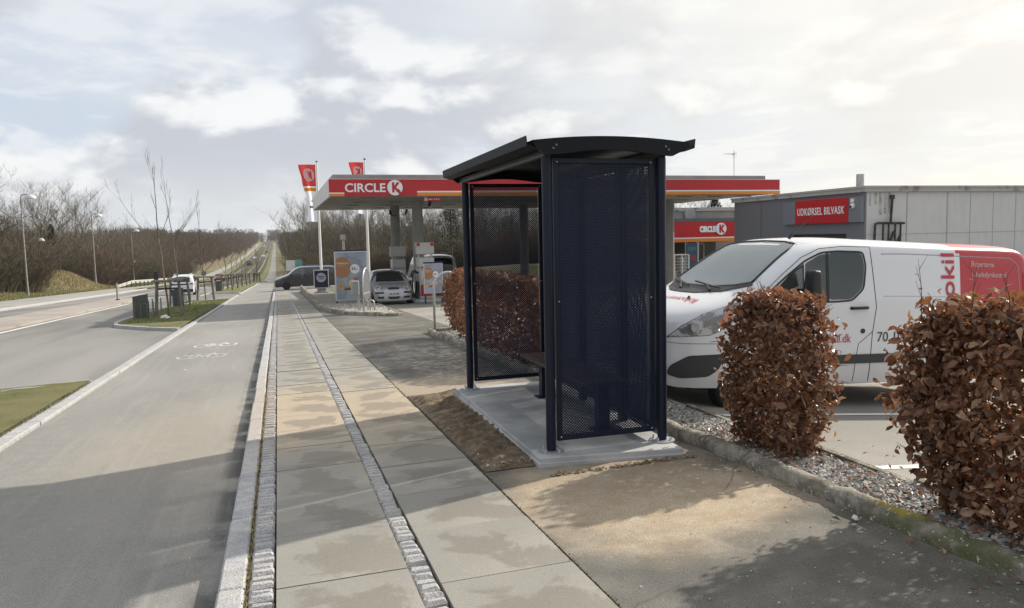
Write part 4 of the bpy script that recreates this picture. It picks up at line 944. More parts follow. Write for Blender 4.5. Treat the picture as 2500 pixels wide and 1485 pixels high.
# ------------------------------------------------------------------ flags
def flag(label, x, y, h, w, hf, cut, seed):
    t = thing('flagpole', label, 'flagpole', (x, y, zg(x, y)), 0, 'flagpoles with mirrored station banners'); rr = random.Random(seed); z0 = zg(x, y)
    mb = MB(); mb.tube([(0, 0, 0), (0, 0, h*.5), (0, 0, h)], [.10, .085, .055], 12); mb.build('pole', M_WHITE, t, smooth=.8)
    mb = MB(); mb.lathe((0, 0, h), [(.03, 0), (.075, .03), (.08, .07), (.03, .11)], 10); mb.build('finial', M_BLACK, t, smooth=.8)
    a, b = rr.uniform(0, 6), rr.uniform(0, 6)
    def S(u, v):   # u 0 at the pole -> 1 at the free edge, v 0 top -> 1 bottom
        lag = .38*sm(.0, .5, v)
        X = -.10 - u*w*(1-.32*sm(.05, .55, v)*u) - 0*lag; X += .09*sin(v*9+a)*u*u
        Y = .20*sin(u*7+v*3.2+a)*u*(.4+v) + .09*sin(u*15+v*5+b)*u*min(1, v*2)
        return Vector((X-.22*u*(1-sm(0, .25, v)), Y, h-.15-v*hf-.10*u*v-.05*sin(u*5+a)*v))
    def cloth(name, u0, u1, v0, v1, m, off=0):
        n1_, n2_ = 22, max(3, int(60*(v1-v0))); mb = MB(); vs = [S(u0+(u1-u0)*i/n1_, v0+(v1-v0)*j/n2_)+Vector((0, off, 0)) for j in range(n2_+1) for i in range(n1_+1)]
        mb.add(vs, [(j*(n1_+1)+i, j*(n1_+1)+i+1, (j+1)*(n1_+1)+i+1, (j+1)*(n1_+1)+i) for j in range(n2_) for i in range(n1_)]); return mb.build(name, m, t, smooth=True, fix=False)
    def cl(c): 
        m = mat('flag_cloth', c, .8); tt = m.node_tree; tr = tt.nodes.new('ShaderNodeBsdfTranslucent'); tr.inputs[0].default_value = (*[min(1, q*1.2) for q in c], 1); mx = tt.nodes.new('ShaderNodeMixShader'); mx.inputs[0].default_value = .5
        tt.links.new(tt.nodes['Principled BSDF'].outputs[0], mx.inputs[1]); tt.links.new(tr.outputs[0], mx.inputs[2]); tt.links.new(mx.outputs[0], tt.nodes['Material Output'].inputs[0]); return m
    body = cloth('banner', 0, 1, 0, 1, FL['w']); FLr, FLo = FL['r'], FL['o']
    r_ = cloth('red_field', 0, 1, 0, .38, FLr, -.004); r_.parent = body; o_ = cloth('orange_band', 0, 1, .405, .465, FLo, -.004); o_.parent = body
    n = 26; cxu, cyv, ru, rv = .46, .185, .36, .36*w/hf*1.22
    me = MB()
    vs = [S(cxu, cyv)+Vector((0, -.008, 0))]
    for q in (.25, .5, .75, 1): vs += [S(cxu+q*ru*cos(2*pi*k/n), cyv+q*rv*sin(2*pi*k/n))+Vector((0, -.008, 0)) for k in range(n)]
    me.add(vs, [(0, 1+k, 1+(k+1) % n) for k in range(n)] + [(1+j*n+k, 1+(j+1)*n+k, 1+(j+1)*n+(k+1) % n, 1+j*n+(k+1) % n) for j in range(3) for k in range(n)])
    d_ = me.build('logo_disc', FL['w'], body, smooth=True, fix=False)
    text('K', 'logo_letter', FLr, None, None, None, .40, .40, body, fn=lambda p, q: S(cxu-.20+p, cyv+rv*.62-q/.40*rv*1.24)+Vector((0, -.013, 0)), bold=.06)
    if not cut:
        text('C', 'lettering', FL['k'], None, None, None, .16, .16, body, fn=lambda p, q: S(.32+p/w, .66-q/hf)+Vector((0, -.013, 0)), bold=.05)
        text('se', 'lettering', FL['k'], None, None, None, .32, .16, body, fn=lambda p, q: S(.30+p/w, .765-q/hf)+Vector((0, -.013, 0)), bold=.05)
    return t
def _cl(n, c):
    m = mat(n, c, .8); tt = m.node_tree; tr = tt.nodes.new('ShaderNodeBsdfTranslucent'); tr.inputs[0].default_value = (*[min(1, q*1.1) for q in c], 1); mx = tt.nodes.new('ShaderNodeMixShader'); mx.inputs[0].default_value = .5
    tt.links.new(tt.nodes['Principled BSDF'].outputs[0], mx.inputs[1]); tt.links.new(tr.outputs[0], mx.inputs[2]); tt.links.new(mx.outputs[0], tt.nodes['Material Output'].inputs[0]); return m
FL = dict(w=_cl('flag_white', (.80, .81, .86)), r=_cl('flag_red', (.72, .09, .08)), o=_cl('flag_orange', (.70, .30, .04)), k=_cl('flag_ink', (.03, .035, .06)))
flag('white flagpole left of the canopy with its banner streaming left', 2.95, 55.2, 9.0, 1.02, 3.9, False, 3)
flag('white flagpole behind the canopy with only the top of its banner showing above the roof', 5.78, 51, 8.6, .80, 3.3, True, 8)
# ------------------------------------------------------------------ shop and car wash
M_CLAD = mat('grey_cladding', (.15, .156, .174), .55, col2=(.15, .155, .17), scale=1.5)
M_CLAD2 = mat('pale_panels', (.54, .54, .54), .75, col2=(.50, .50, .495), scale=1.4, stretch=(3, 3, .8), lo=.42, hi=.7)
M_ROOFE = mat('roof_edge', (.38, .37, .35), .8, col2=(.17, .165, .15), scale=1.6, lo=.52, hi=.68, detail=8)
M_GLASSD = mat('dark_window', (.02, .023, .024), .08, spec=.6)
M_SOOT = mat('sooty_pipe', (.025, .023, .022), .8, col2=(.06, .055, .05), scale=8)
BX, BY = 20.78, 23.15
w_ = thing('car_wash', 'grey flat-roofed car wash building with pale side wall panels and dark rimmed roof', 'building', (BX, BY, -1.4))
def B_(x, y, z): return (x-BX, y-BY, z+1.4)
mb = MB(); mb.b2(B_(BX+.06, BY+.02, -1.6), B_(BX+26, BY+.3, 3.02)); pw = mb.build('side_wall', M_CLAD2, w_)
mb = MB(); x = BX+.25
for k, dx in enumerate((1.66, .02, 1.9, 1.15, 1.15, 1.15, 1.15, 1.15, 1.15, 1.15, 1.15, 1.15, 1.15)):
    x += dx; mb.b2(B_(x, BY+.008, -1.5), B_(x+(.05 if k == 2 else .014), BY+.02, 3.0))
mb.b2(B_(BX+.1, BY+.008, 1.44), B_(BX+26, BY+.02, 1.456)); mb.build('panel_joint', mat('joint_grey', (.36, .36, .36), .9), pw)
mb = MB()
for k in range(5): x = BX+.2+k*.22; mb.b2(B_(x, BY+.012, 2.9-R.uniform(.2, .75)), B_(x+R.uniform(.05, .14), BY+.02, 3.0))
mb.build('dirt_streak', mat('streak', (.30, .29, .275), .9, col2=(.46, .46, .45), scale=4), pw)
mb = MB(); mb.b2(B_(BX, BY+.3, 1.5), B_(BX+.25, BY+8.4, 3.02)); mb.b2(B_(BX, BY+.30, -1.6), B_(BX+.25, BY+.95, 1.5)); mb.b2(B_(BX, BY+4.3, -1.6), B_(BX+.25, BY+8.4, 1.5)); mb.b2(B_(BX-.02, BY, -1.6), B_(BX+.06, BY+.3, 3.02))
fw_ = mb.build('front_wall', M_CLAD, w_)
mb = MB(); mb.b2(B_(BX-.008, BY+6.3, -1.5), B_(BX, BY+6.32, 2.95)); mb.build('panel_joint', mat('joint_dark', (.07, .07, .07), .9), fw_)
mb = MB(); mb.b2(B_(BX+.25, BY+.95, -1.6), B_(BX+.30, BY+4.3, 1.5)); dr = mb.build('roller_door', mat('door_grey', (.06, .06, .065), .4), w_)
for i in range(5):
    for j in range(4): 
        mb = MB(); mb.b2(B_(BX+.235, BY+1.0+i*.66, -1.45+j*.72), B_(BX+.249, BY+1.58+i*.66, -.83+j*.72)); mb.build('door_pane', M_GLASSD, dr)
mb = MB(); mb.b2(B_(BX+.25, BY+.3, 2.9), B_(BX+26, BY+8.4, 3.02)); mb.b2(B_(BX-.10, BY-.10, 3.022), B_(BX+26, BY+8.5, 3.16)); mb.b2(B_(BX-.13, BY-.13, 3.162), B_(BX+26, BY+8.55, 3.24)); rf = mb.build('roof', M_ROOFE, w_)
mb = MB(); mb.cyl(B_(BX+.55, BY+.9, 3.24), .14, .50, 16); mb.build('chimney', mat('zinc', (.55, .53, .54), .3, metal=.7, col2=(.35, .33, .34), scale=8, stretch=(6, 6, .3)), rf, smooth=.7)
s = thing('wash_sign', 'large red sign with white capitals above the car wash exit door', 'sign', (BX-.02, BY+3.75, 1.915))
mb = MB(); mb.b2((-.16, -3.05, 0), (-.02, 0, .96)); bd = mb.build('sign_board', M_RED, s, bevel=.01)
text('UDKØRSEL BILVASK', 'lettering', M_LET, (-.163, -.16, .34), (0, -1, 0), (0, 0, 1), 2.72, .30, s, .02, .012, spacing=1.08)
M_GB = mat('grey_board', (.17, .18, .21), .5); mb = MB(); mb.b2((-.13, -3.72, .01), (0, -3.06, .95)); mb.build('side_board', M_GB, s); mb = MB(); mb.b2((-.13, .02, 0), (0, .82, .93)); mb.build('side_board', M_GB, s)
c = thing('security_camera', 'white dome camera beside the red car wash sign', 'camera', (BX-.17, BY+.45, 2.75))
mb = MB(); mb.b2((-.06, -.06, -.1), (.06, .06, .05)); mb.build('mount', M_WHITE, c, bevel=.01); mb = MB(); mb.lathe((0, 0, -.32), [(.03, 0), (.08, .03), (.10, .09), (.09, .16), (.05, .2)], 12); mb.build('dome', M_WHITE, c, smooth=True)
mb = MB(); mb.tube([(-.09, 0, -.25), (-.115, 0, -.25)], .05, 10); mb.build('lens', M_BLACK, c)
pp = thing('exhaust_pipes', 'soot blackened exhaust pipes on the pale car wash wall', 'pipework', (21.75, BY-.12, .6))
mb = MB()
mb.tube([(-.62, .1, -1.5), (-.62, .0, 1.15), (-.60, 0, 1.24), (-.5, 0, 1.27), (.72, 0, 1.25)], .045, 8)
mb.tube([(.08, 0, 1.25), (.14, 0, 2.15)], .045, 8); mb.tube([(.14, 0, 2.15), (.145, 0, 2.3)], .085, 8)
for x in (-.25, 0, .3, .55): mb.tube([(x, 0, 1.25), (x, .02, -1.4)], .035, 8)
mb.tube([(-.05, 0, .3), (.25, 0, .95)], .05, 8); mb.tube([(.30, 0, .35), (.55, 0, .8)], .05, 8); mb.build('pipe', M_SOOT, pp, smooth=.8)
an = thing('roof_antenna', 'thin television aerial on a mast above the canopy end', 'antenna', (21.7, 33, 4.3)); mb = MB(); mb.tube([(0, 0, 0), (0, 0, 1.35)], .02, 6); mb.build('mast', M_STEEL, an)
mb = MB(); mb.tube([(-.55, 0, 1.18), (.12, 0, 1.14)], .012, 4)
for k in range(7): mb.tube([(-.5+k*.09, -.16, 1.18), (-.5+k*.09, .16, 1.18)], .008, 4); 
for k in range(3): mb.tube([(-.1, 0, 1.02+k*.1), (.15, 0, 1.04+k*.1)], .01, 4)
mb.build('aerial', M_STEEL, an)
sp_ = thing('shop', 'station shop with red fascia above dark windows, behind the canopy', 'shop', (24.5, 45, -1.3))
def S_(x, y, z): return (x-24.5, y-45, z+1.3)
mb = MB(); mb.b2(S_(20, 48, -1.8), S_(40, 48.2, 3.2)); mb.b2(S_(19.95, 45, -1.8), S_(20, 56, 3.2)); mb.build('wall', mat('shop_wall', (.26, .26, .26), .7, col2=(.22, .22, .22), scale=1), sp_)
mb = MB(); mb.b2(S_(19.9, 47.9, 3.2), S_(40, 56, 3.44)); mb.build('roof', M_ROOFE, sp_)
mb = MB(); mb.b2(S_(20, 45.0, 1.05), S_(29.9, 48, 2.40)); fa = mb.build('fascia', M_RED, sp_)
mb = MB(); mb.b2(S_(19.98, 44.97, 2.40), S_(29.9, 48, 2.62)); mb.build('fascia_cap', mat('cap_dark', (.10, .10, .105), .6), fa)
mb = MB(); mb.b2(S_(20, 44.985, 1.07), S_(29.9, 44.999, 1.28)); mb.build('orange_band', mat('orange_shade', (.62, .20, .02), .5), fa); mb = MB(); mb.b2(S_(20, 44.985, 1.285), S_(29.9, 44.999, 1.36)); mb.build('white_band', M_WHITE, fa)
text('CIRCLE', 'lettering', M_LET, S_(26.95, 44.99, 1.68), (1, 0, 0), (0, 0, 1), 1.22, .42, fa, .12, .07)
mb = MB(); disc(mb, S_(28.55, 44.93, 1.90), (1, 0, 0), (0, 0, 1), .40, .05, 28); dd = mb.build('logo_disc', M_LET, fa); mb = MB(); mb.prism([(a*.52, b*.52) for a, b in KP], S_(28.55, 44.86, 1.90), (1, 0, 0), (0, 0, 1), (0, 1, 0), .012); mb.build('logo_letter', M_RED, dd)
mb = MB(); mb.b2(S_(20, 47.7, -1.5), S_(29.9, 47.8, 1.05)); gl = mb.build('shop_window', M_GLASSD, sp_)
mb = MB()
for k in range(8): mb.b2(S_(20.5+k*1.17, 47.6, -1.5), S_(20.58+k*1.17, 47.69, 1.05))
mb.b2(S_(20, 47.6, -1.5), S_(29.9, 47.69, -1.0)); mb.build('window_frame', M_GREYP, gl)
mb = MB(); mb.b2(S_(27.9, 47.55, -1.5), S_(28.9, 47.6, .95)); dd = mb.build('shop_door', M_GREYP, sp_); mb = MB(); mb.b2(S_(28.02, 47.52, -1.3), S_(28.78, 47.549, .8)); mb.build('door_pane', M_GLASSD, dd)
mb = MB(); mb.lathe(S_(27.9, 47.9, 2.95), [(.42, -.12), (.42, .05), (.34, .12), (.15, .17)], 20, 'Y'); mb.build('wall_vent', M_GREYP, sp_, smooth=.6)
cg = thing('gas_cage', 'white wire cage for gas bottles in front of the shop', 'cage', (23.4, 41.5, zg(23, 41.5)))
mb = MB()
for x in (-.5, .5):
    for y in (-.4, .4): mb.b2((x-.03, y-.03, 0), (x+.03, y+.03, 1.75))
for z in (.1, 1.72):
    mb.b2((-.47, -.42, z), (.47, -.38, z+.05)); mb.b2((-.47, .38, z), (.47, .42, z+.05)); mb.b2((-.52, -.37, z), (-.48, .37, z+.05)); mb.b2((.48, -.37, z), (.52, .37, z+.05))
mb.build('cage_frame', M_WHITE, cg); mb = MB()
for k in range(8): mb.b2((-.47, -.405, .2+k*.19), (.47, -.395, .215+k*.19)); mb.b2((-.44+k*.125, -.41, .15), (-.43+k*.125, -.40, 1.72)); mb.b2((.495, -.36, .2+k*.19), (.505, .36, .215+k*.19))
mb.build('wire_mesh', M_WHITE, cg)
for k in range(3):
    gb = thing('gas_bottle', ['grey gas bottle nearest the white cage', 'grey gas bottle second from the white cage', 'grey gas bottle beside the blue price board'][k], 'gas bottle', (23.2+k*.72, 43.4, zg(23, 43.4)), 0, 'gas bottles outside the shop'); mb = MB(); mb.lathe((0, 0, .6), [(.2, 0), (.22, .05), (.22, .75), (.15, .95), (.06, 1.0)], 12); mb.build('bottle', mat('bottle_grey', (.12, .13, .14), .4), gb, smooth=.8); mb = MB(); mb.cyl((0, 0, 1.6), .05, .14, 8); mb.cyl((0, 0, 0), .22, .59, 12); mb.build('valve', M_BLACK, gb)
bb = thing('price_board', 'dark blue offer board with red figures in front of the shop windows', 'notice board', (25.3, 43.2, zg(25, 43)))
mb = MB(); mb.b2((-.42, -.04, .4), (.42, .04, 2.45)); mb.build('board', mat('board_blue', (.02, .07, .12), .5), bb); text('TILBUD', 'lettering', mat('board_ink', (.08, .22, .28), .5), (-.3, -.044, 2.0), (1, 0, 0), (0, 0, 1), .6, .2, bb, .004, .02); text('2 40', 'lettering', mat('board_red', (.35, .03, .03), .5), (-.3, -.044, 1.3), (1, 0, 0), (0, 0, 1), .6, .42, bb, .004, .04)
mb = MB(); mb.b2((-.45, -.03, 0), (-.4, .03, 2.5)); mb.b2((.4, -.03, 0), (.52, .03, 2.5)); mb.build('post', M_GALV, bb)
# ------------------------------------------------------------------ vehicles
def interp(pts, x):
    """smooth curve through (x, y) points"""
    if x <= pts[0][0]: return pts[0][1]
    if x >= pts[-1][0]: return pts[-1][1]
    for i in range(len(pts)-1):
        if x <= pts[i+1][0]:
            x0, y0 = pts[i]; x1, y1 = pts[i+1]; h = x1-x0; t = (x-x0)/h
            def sl(k):
                if k <= 0 or k >= len(pts)-1: return None
                a = (pts[k][1]-pts[k-1][1])/(pts[k][0]-pts[k-1][0]); b = (pts[k+1][1]-pts[k][1])/(pts[k+1][0]-pts[k][0])
                return 0 if a*b <= 0 else 2*a*b/(a+b)
            s = (y1-y0)/h; m0 = sl(i); m1 = sl(i+1); m0 = s if m0 is None else m0; m1 = s if m1 is None else m1
            return (2*t**3-3*t*t+1)*y0+(t**3-2*t*t+t)*h*m0+(-2*t**3+3*t*t)*y1+(t**3-t*t)*h*m1
class Shell:
    def __init__(s, L, W, top, belt, bot=.25, tum=.16, rc=.16, nose=.55, nosek=2.2, nosea=.7, rear=.80, reara=.35, n=2.6, low=.05, botpts=None, rcp=None):
        s.L, s.W, s.top, s.belt, s.bot, s.tum, s.rc, s.n, s.low = L, W, top, belt, bot, tum, rc, n, low
        s.nose, s.nosek, s.nosea, s.rear, s.reara = nose, nosek, nosea, rear, reara; s.H = max(t[1] for t in top); s.botpts = botpts; s.rcp = rcp
    def h(s, x): return interp(s.top, x)
    def b(s, x): return interp(s.botpts, x) if s.botpts else s.bot
    def w(s, x):
        f = 1.
        if x < s.nosea: t = 1-x/s.nosea; f = s.nose+(1-s.nose)*(1-t**s.nosek)**(1/s.nosek)
        e = s.L-x
        if e < s.reara: t = 1-max(0, e)/s.reara; f = min(f, s.rear+(1-s.rear)*(1-t**2.2)**(1/2.2))
        return s.W/2*f
    def rcx(s, x): return interp(s.rcp, x) if s.rcp else s.rc
    def prof(s, z):
        f = 1.
        if z > s.belt: f -= s.tum*((z-s.belt)/(s.H-s.belt))**1.25
        if z < .55: f -= s.low*((.55-z)/.35)**2
        return f
    def half(s, x, z):
        hh = s.h(x); zc = hh-s.rcx(x); y = s.w(x)*s.prof(min(z, hh))
        if z > zc: u = min(1, (z-zc)/(hh-zc)); y *= max(0, 1-u**s.n)**(1/s.n)
        return y
    def topz(s, x, y):
        lo, hi = s.h(x)-s.rcx(x), s.h(x)
        for _ in range(24):
            m = (lo+hi)/2
            if s.half(x, m) > abs(y): lo = m
            else: hi = m
        return lo
    def front(s, y, z):
        """smallest x on the skin with lateral y at height z"""
        x = 0
        if s.h(0) >= z and s.half(0, z) >= abs(y): return 0
        while x < s.L and not (s.h(x) > z and s.half(x, z) >= abs(y)): x += .04
        lo, hi = max(0, x-.04), x
        for _ in range(16):
            m = (lo+hi)/2
            if s.h(m) > z and s.half(m, z) >= abs(y): hi = m
            else: lo = m
        return hi
    def back(s, y, z):
        x = s.L
        while x > 0 and not (s.h(x) > z and s.half(x, z) >= abs(y)): x -= .04
        lo, hi = x, min(s.L, x+.04)
        for _ in range(16):
            m = (lo+hi)/2
            if s.h(m) > z and s.half(m, z) >= abs(y): lo = m
            else: hi = m
        return lo
    def body(s, name, mats, parent, nx=70, wheels=(), wr=.36, two=None, cuts=None):
        xs = [s.L*(.5-.5*cos(pi*i/nx))*.35+s.L*i/nx*.65 for i in range(nx+1)]; mb = MB(); ring = []
        for x in xs:
            hh, b = s.h(x), s.b(x); zc = hh-s.rcx(x); pts = []
            for k in range(15): z = b+(zc-b)*k/14; pts.append((s.w(x)*s.prof(z), z))
            for k in range(1, 13):
                th = pi/2*k/12; cu, su = cos(th)**(2/s.n), sin(th)**(2/s.n); z = zc+(hh-zc)*su; pts.append((s.w(x)*s.prof(z)*cu if k < 12 else 0, z))
            full = [(y, z) for y, z in pts] + [(-y, z) for y, z in reversed(pts[:-1])]
            ring.append([(x, y, z) for y, z in full])
        n = len(ring[0]); mb.add([v for r in ring for v in r], [(j*n+k, j*n+(k+1) % n, (j+1)*n+(k+1) % n, (j+1)*n+k) for j in range(nx) for k in range(n)] + [tuple(range(n-1, -1, -1)), tuple(range(nx*n, nx*n+n))])
        o = mb.build(name, mats, parent, smooth=.65)
        if len(mats) > 1 and two:
            for p in o.data.polygons: p.material_index = two(p.center)
        if wheels:
            c = MB()
            for wx in wheels: c.tube([(wx, -s.W, wr*.92), (wx, s.W, wr*.92)], wr*1.16, 28)
            co = c.build('cutter', mats)
            if cuts: cuts(o, mats)
            md = o.modifiers.new('b', 'BOOLEAN'); md.operation = 'DIFFERENCE'; md.object = co; md.solver = 'EXACT'
            for p in co.data.polygons: p.material_index = len(mats)-1
            dg = bpy.context.evaluated_depsgraph_get(); me = bpy.data.meshes.new_from_object(o.evaluated_get(dg)); o.modifiers.clear(); o.data = me; bpy.data.objects.remove(co)
            me.set_sharp_from_angle(angle=.65)
        return o
    def patch(s, kind, poly, name, m, parent, off=.004, tol=.09, side=-1, rnd=0):
        """a piece of skin: poly in (x, z) for the side, (y, z) for front/back, (x, y) for top"""
        if rnd: poly = roundpoly(poly, rnd)
        bm = bmesh.new(); vs = [bm.verts.new((p[0], p[1], 0)) for p in poly]; bm.faces.new(vs); bmesh.ops.triangulate(bm, faces=bm.faces)
        for _ in range(5):
            es = [e for e in bm.edges if e.calc_length() > tol]
            if not es: break
            bmesh.ops.subdivide_edges(bm, edges=es, cuts=1); bmesh.ops.triangulate(bm, faces=bm.faces)
        for v in bm.verts: v.co = s.map(kind, v.co.x, v.co.y, off, side)
        bmesh.ops.recalc_face_normals(bm, faces=bm.faces); bm.normal_update()
        out_ = {'side': Vector((0, side, 0)), 'front': Vector((-1, 0, .3)), 'back': Vector((1, 0, .2)), 'top': Vector((0, 0, 1))}[kind]
        if sum((f.normal*f.calc_area() for f in bm.faces), Vector()).dot(out_) < 0: bmesh.ops.reverse_faces(bm, faces=bm.faces)
        me = bpy.data.meshes.new(name); bm.to_mesh(me); bm.free(); me.materials.append(m); me.polygons.foreach_set('use_smooth', [True]*len(me.polygons))
        o = bpy.data.objects.new(name, me); COL.objects.link(o); o.parent = parent; return o
    def map(s, kind, a, b, off=.004, side=-1):
        if kind == 'side':
            e = .03; y = s.half(a, b); dz = (s.half(a, b+e)-s.half(a, b-e))/(2*e); dx = (s.half(min(s.L, a+e), b)-s.half(max(0, a-e), b))/(2*e)
            n = Vector((-dx, 1, -dz)).normalized(); return Vector((a+n.x*off, side*(y+n.y*off), b+n.z*off))
        if kind == 'front': x = s.front(a, b); return Vector((x-off*1.2, a, b+off*.6))
        if kind == 'back': x = s.back(a, b); return Vector((x+off*1.2, a, b+off*.3))
        if kind == 'top': return Vector((a, b, s.topz(a, b)+off))
    def seam(s, pts, name, m, parent, r=.005, kind='side', side=-1, step=.06, off=.0):
        P = []
        for p, q in zip(pts, pts[1:]):
            k = max(1, int(math.hypot(q[0]-p[0], q[1]-p[1])/step)); P += [(p[0]+(q[0]-p[0])*i/k, p[1]+(q[1]-p[1])*i/k) for i in range(k)]
        P.append(pts[-1]); mb = MB(); mb.tube([s.map(kind, a, b, off, side) for a, b in P], r, 5); return mb.build(name, m, parent, smooth=True)
def roundpoly(poly, r, k=4):
    out = []; n = len(poly)
    for i in range(n):
        p0, p, p1 = Vector(poly[i-1]), Vector(poly[i]), Vector(poly[(i+1) % n]); a, b = (p0-p), (p1-p); rr = min(r, a.length*.45, b.length*.45)
        A, B = p+a.normalized()*rr, p+b.normalized()*rr
        for q in range(k+1): t = q/k; out.append(tuple((1-t)**2*A+2*t*(1-t)*p+t*t*B))
    return out
def wheel(root, x, y, r, w, mrim, spokes=5, rimr=.66, side=-1):
    t = MB(); t.lathe((0, 0, 0), [(r*.62, -w/2), (r*.93, -w/2), (r, -w/2+.03), (r, w/2-.03), (r*.93, w/2), (r*.62, w/2)], 28, 'Y'); o = t.build('wheel', M_RUBBER, root, smooth=.6, loc=(x, y, r))
    m = MB(); s = side; m.lathe((0, 0, 0), [(r*rimr, s*w*.40), (r*rimr*.93, s*w*.30), (r*.2, s*w*.20), (r*.03, s*w*.22)], 28, 'Y')
    rb = m.build('rim_back', M_BLACK, o); m = MB()
    m.lathe((0, 0, 0), [(r*rimr*1.02, s*w*.47), (r*rimr*.90, s*w*.47), (r*rimr*.88, s*w*.36)], 28, 'Y')
    for k in range(spokes):
        a = 2*pi*k/spokes; 
        for da in (-.16, .16): m.box((cos(a+da)*r*rimr*.5, s*w*.40, sin(a+da)*r*rimr*.5), (r*rimr*.86, .03, r*.09), M=Matrix.Rotation(-(a+da*.4), 3, 'Y'))
    m.lathe((0, 0, 0), [(r*.15, s*w*.36), (r*.15, s*w*.46), (r*.05, s*w*.47)], 12, 'Y'); m.build('rim', mrim, o, smooth=.6); return o
def paint(name, col, rough=.28, coat=.6, metal=0, dirt=None):
    m = mat(name, col, rough, coat=coat, metal=metal)
    if dirt:
        g_ = m.node_tree; p = g_.nodes['Principled BSDF']; tc = g_.nodes.new('ShaderNodeTexCoord'); sx = g_.nodes.new('ShaderNodeSeparateXYZ'); g_.links.new(tc.outputs['Object'], sx.inputs[0])
        nz = g_.nodes.new('ShaderNodeTexNoise'); nz.inputs['Scale'].default_value = 5; nz.inputs['Detail'].default_value = 8; g_.links.new(tc.outputs['Object'], nz.inputs['Vector'])
        ad = g_.nodes.new('ShaderNodeMath'); ad.operation = 'MULTIPLY_ADD'; g_.links.new(nz.outputs[0], ad.inputs[0]); ad.inputs[1].default_value = .5; g_.links.new(sx.outputs[2], ad.inputs[2])
        mr = g_.nodes.new('ShaderNodeMapRange'); mr.interpolation_type = 'SMOOTHSTEP'; g_.links.new(ad.outputs[0], mr.inputs[0]); mr.inputs[1].default_value = .62; mr.inputs[2].default_value = 1.0; mr.inputs[3].default_value = .40; mr.inputs[4].default_value = 0
        mx = g_.nodes.new('ShaderNodeMix'); mx.data_type = 'RGBA'; g_.links.new(mr.outputs[0], mx.inputs[0]); mx.inputs[6].default_value = (*col, 1); mx.inputs[7].default_value = (*dirt, 1); g_.links.new(mx.outputs[2], p.inputs['Base Color'])
    return m
M_SEAM = mat('seam_black', (.03, .03, .032), .8); M_TRIM = mat('trim_grey', (.035, .036, .038), .6)
M_WIN = mat('side_glass', (.042, .052, .050), .04, spec=.9, ior=1.6); M_WSCR = mat('windscreen', (.15, .185, .185), .06, spec=1., ior=2.1)
M_LAMP = mat('headlight_glass', (.46, .47, .49), .08, spec=.8, coat=1., col2=(.17, .175, .19), scale=9, lo=.46, hi=.54); M_TAIL = mat('tail_light', (.40, .01, .012), .2, coat=.5)
def glassm(name, tint, base):
    m = bpy.data.materials.new(name); m.use_nodes = True; t = m.node_tree; t.nodes.clear(); tr = t.nodes.new('ShaderNodeBsdfTransparent'); tr.inputs[0].default_value = (*tint, 1)
    gl = t.nodes.new('ShaderNodeBsdfGlossy'); gl.inputs['Roughness'].default_value = .02; fr = t.nodes.new('ShaderNodeFresnel'); fr.inputs[0].default_value = 1.6; ad = t.nodes.new('ShaderNodeMath'); ad.inputs[1].default_value = base
    t.links.new(fr.outputs[0], ad.inputs[0]); mx = t.nodes.new('ShaderNodeMixShader'); t.links.new(ad.outputs[0], mx.inputs[0]); t.links.new(tr.outputs[0], mx.inputs[1]); t.links.new(gl.outputs[0], mx.inputs[2]); t.links.new(mx.outputs[0], t.nodes.new('ShaderNodeOutputMaterial').inputs[0]); return m
M_GLASS = glassm('windscreen_glass', (.75, .84, .82), .10); M_GLASSS = glassm('side_glass_clear', (.30, .35, .33), .03)
M_HUB = mat('alloy', (.55, .55, .56), .3, metal=.8)
# ---- the white and red van
van = thing('delivery_van', 'white panel van with red rear side and red lettering, parked behind the beech hedges', 'van', (3.80, 8.16, -.345), 0)
van.rotation_euler = (0, radians(2.3), radians(0))
V = Shell(5.16, 1.97, [(0, .90), (.06, 1.03), (.20, 1.14), (.45, 1.235), (.80, 1.335), (1.00, 1.395), (1.14, 1.465), (1.40, 1.645), (1.66, 1.82), (1.88, 1.935), (2.08, 1.985), (2.4, 2.01), (3.0, 2.0), (4.0, 1.975), (4.7, 1.965), (5.02, 1.95), (5.12, 1.90), (5.16, 1.80)],
          1.20, .30, .085, .13, .50, 2.3, .95, .93, .16, 3.0, .05, botpts=[(0, .42), (.3, .34), (.8, .33), (1.5, .33), (4.2, .30), (5.16, .36)], rcp=[(0, .22), (.8, .20), (1.3, .15), (2.0, .15), (4.9, .13), (5.16, .22)])
M_VW = paint('van_white', (.70, .71, .74), .22, .8, dirt=(.40, .37, .31)); M_VR = paint('van_red', (.44, .018, .028), .35, .35, dirt=(.35, .08, .06))
def split(c): return 1 if (c.x > 3.98+(1.9-c.z)*.09 and c.z > .2) else 0
WS = [(-.80, 1.475), (-.62, 1.435), (-.3, 1.405), (0, 1.40), (.3, 1.405), (.62, 1.435), (.80, 1.475), (.70, 1.83), (.655, 1.915), (.4, 1.945), (0, 1.955), (-.4, 1.945), (-.655, 1.915), (-.70, 1.83)]
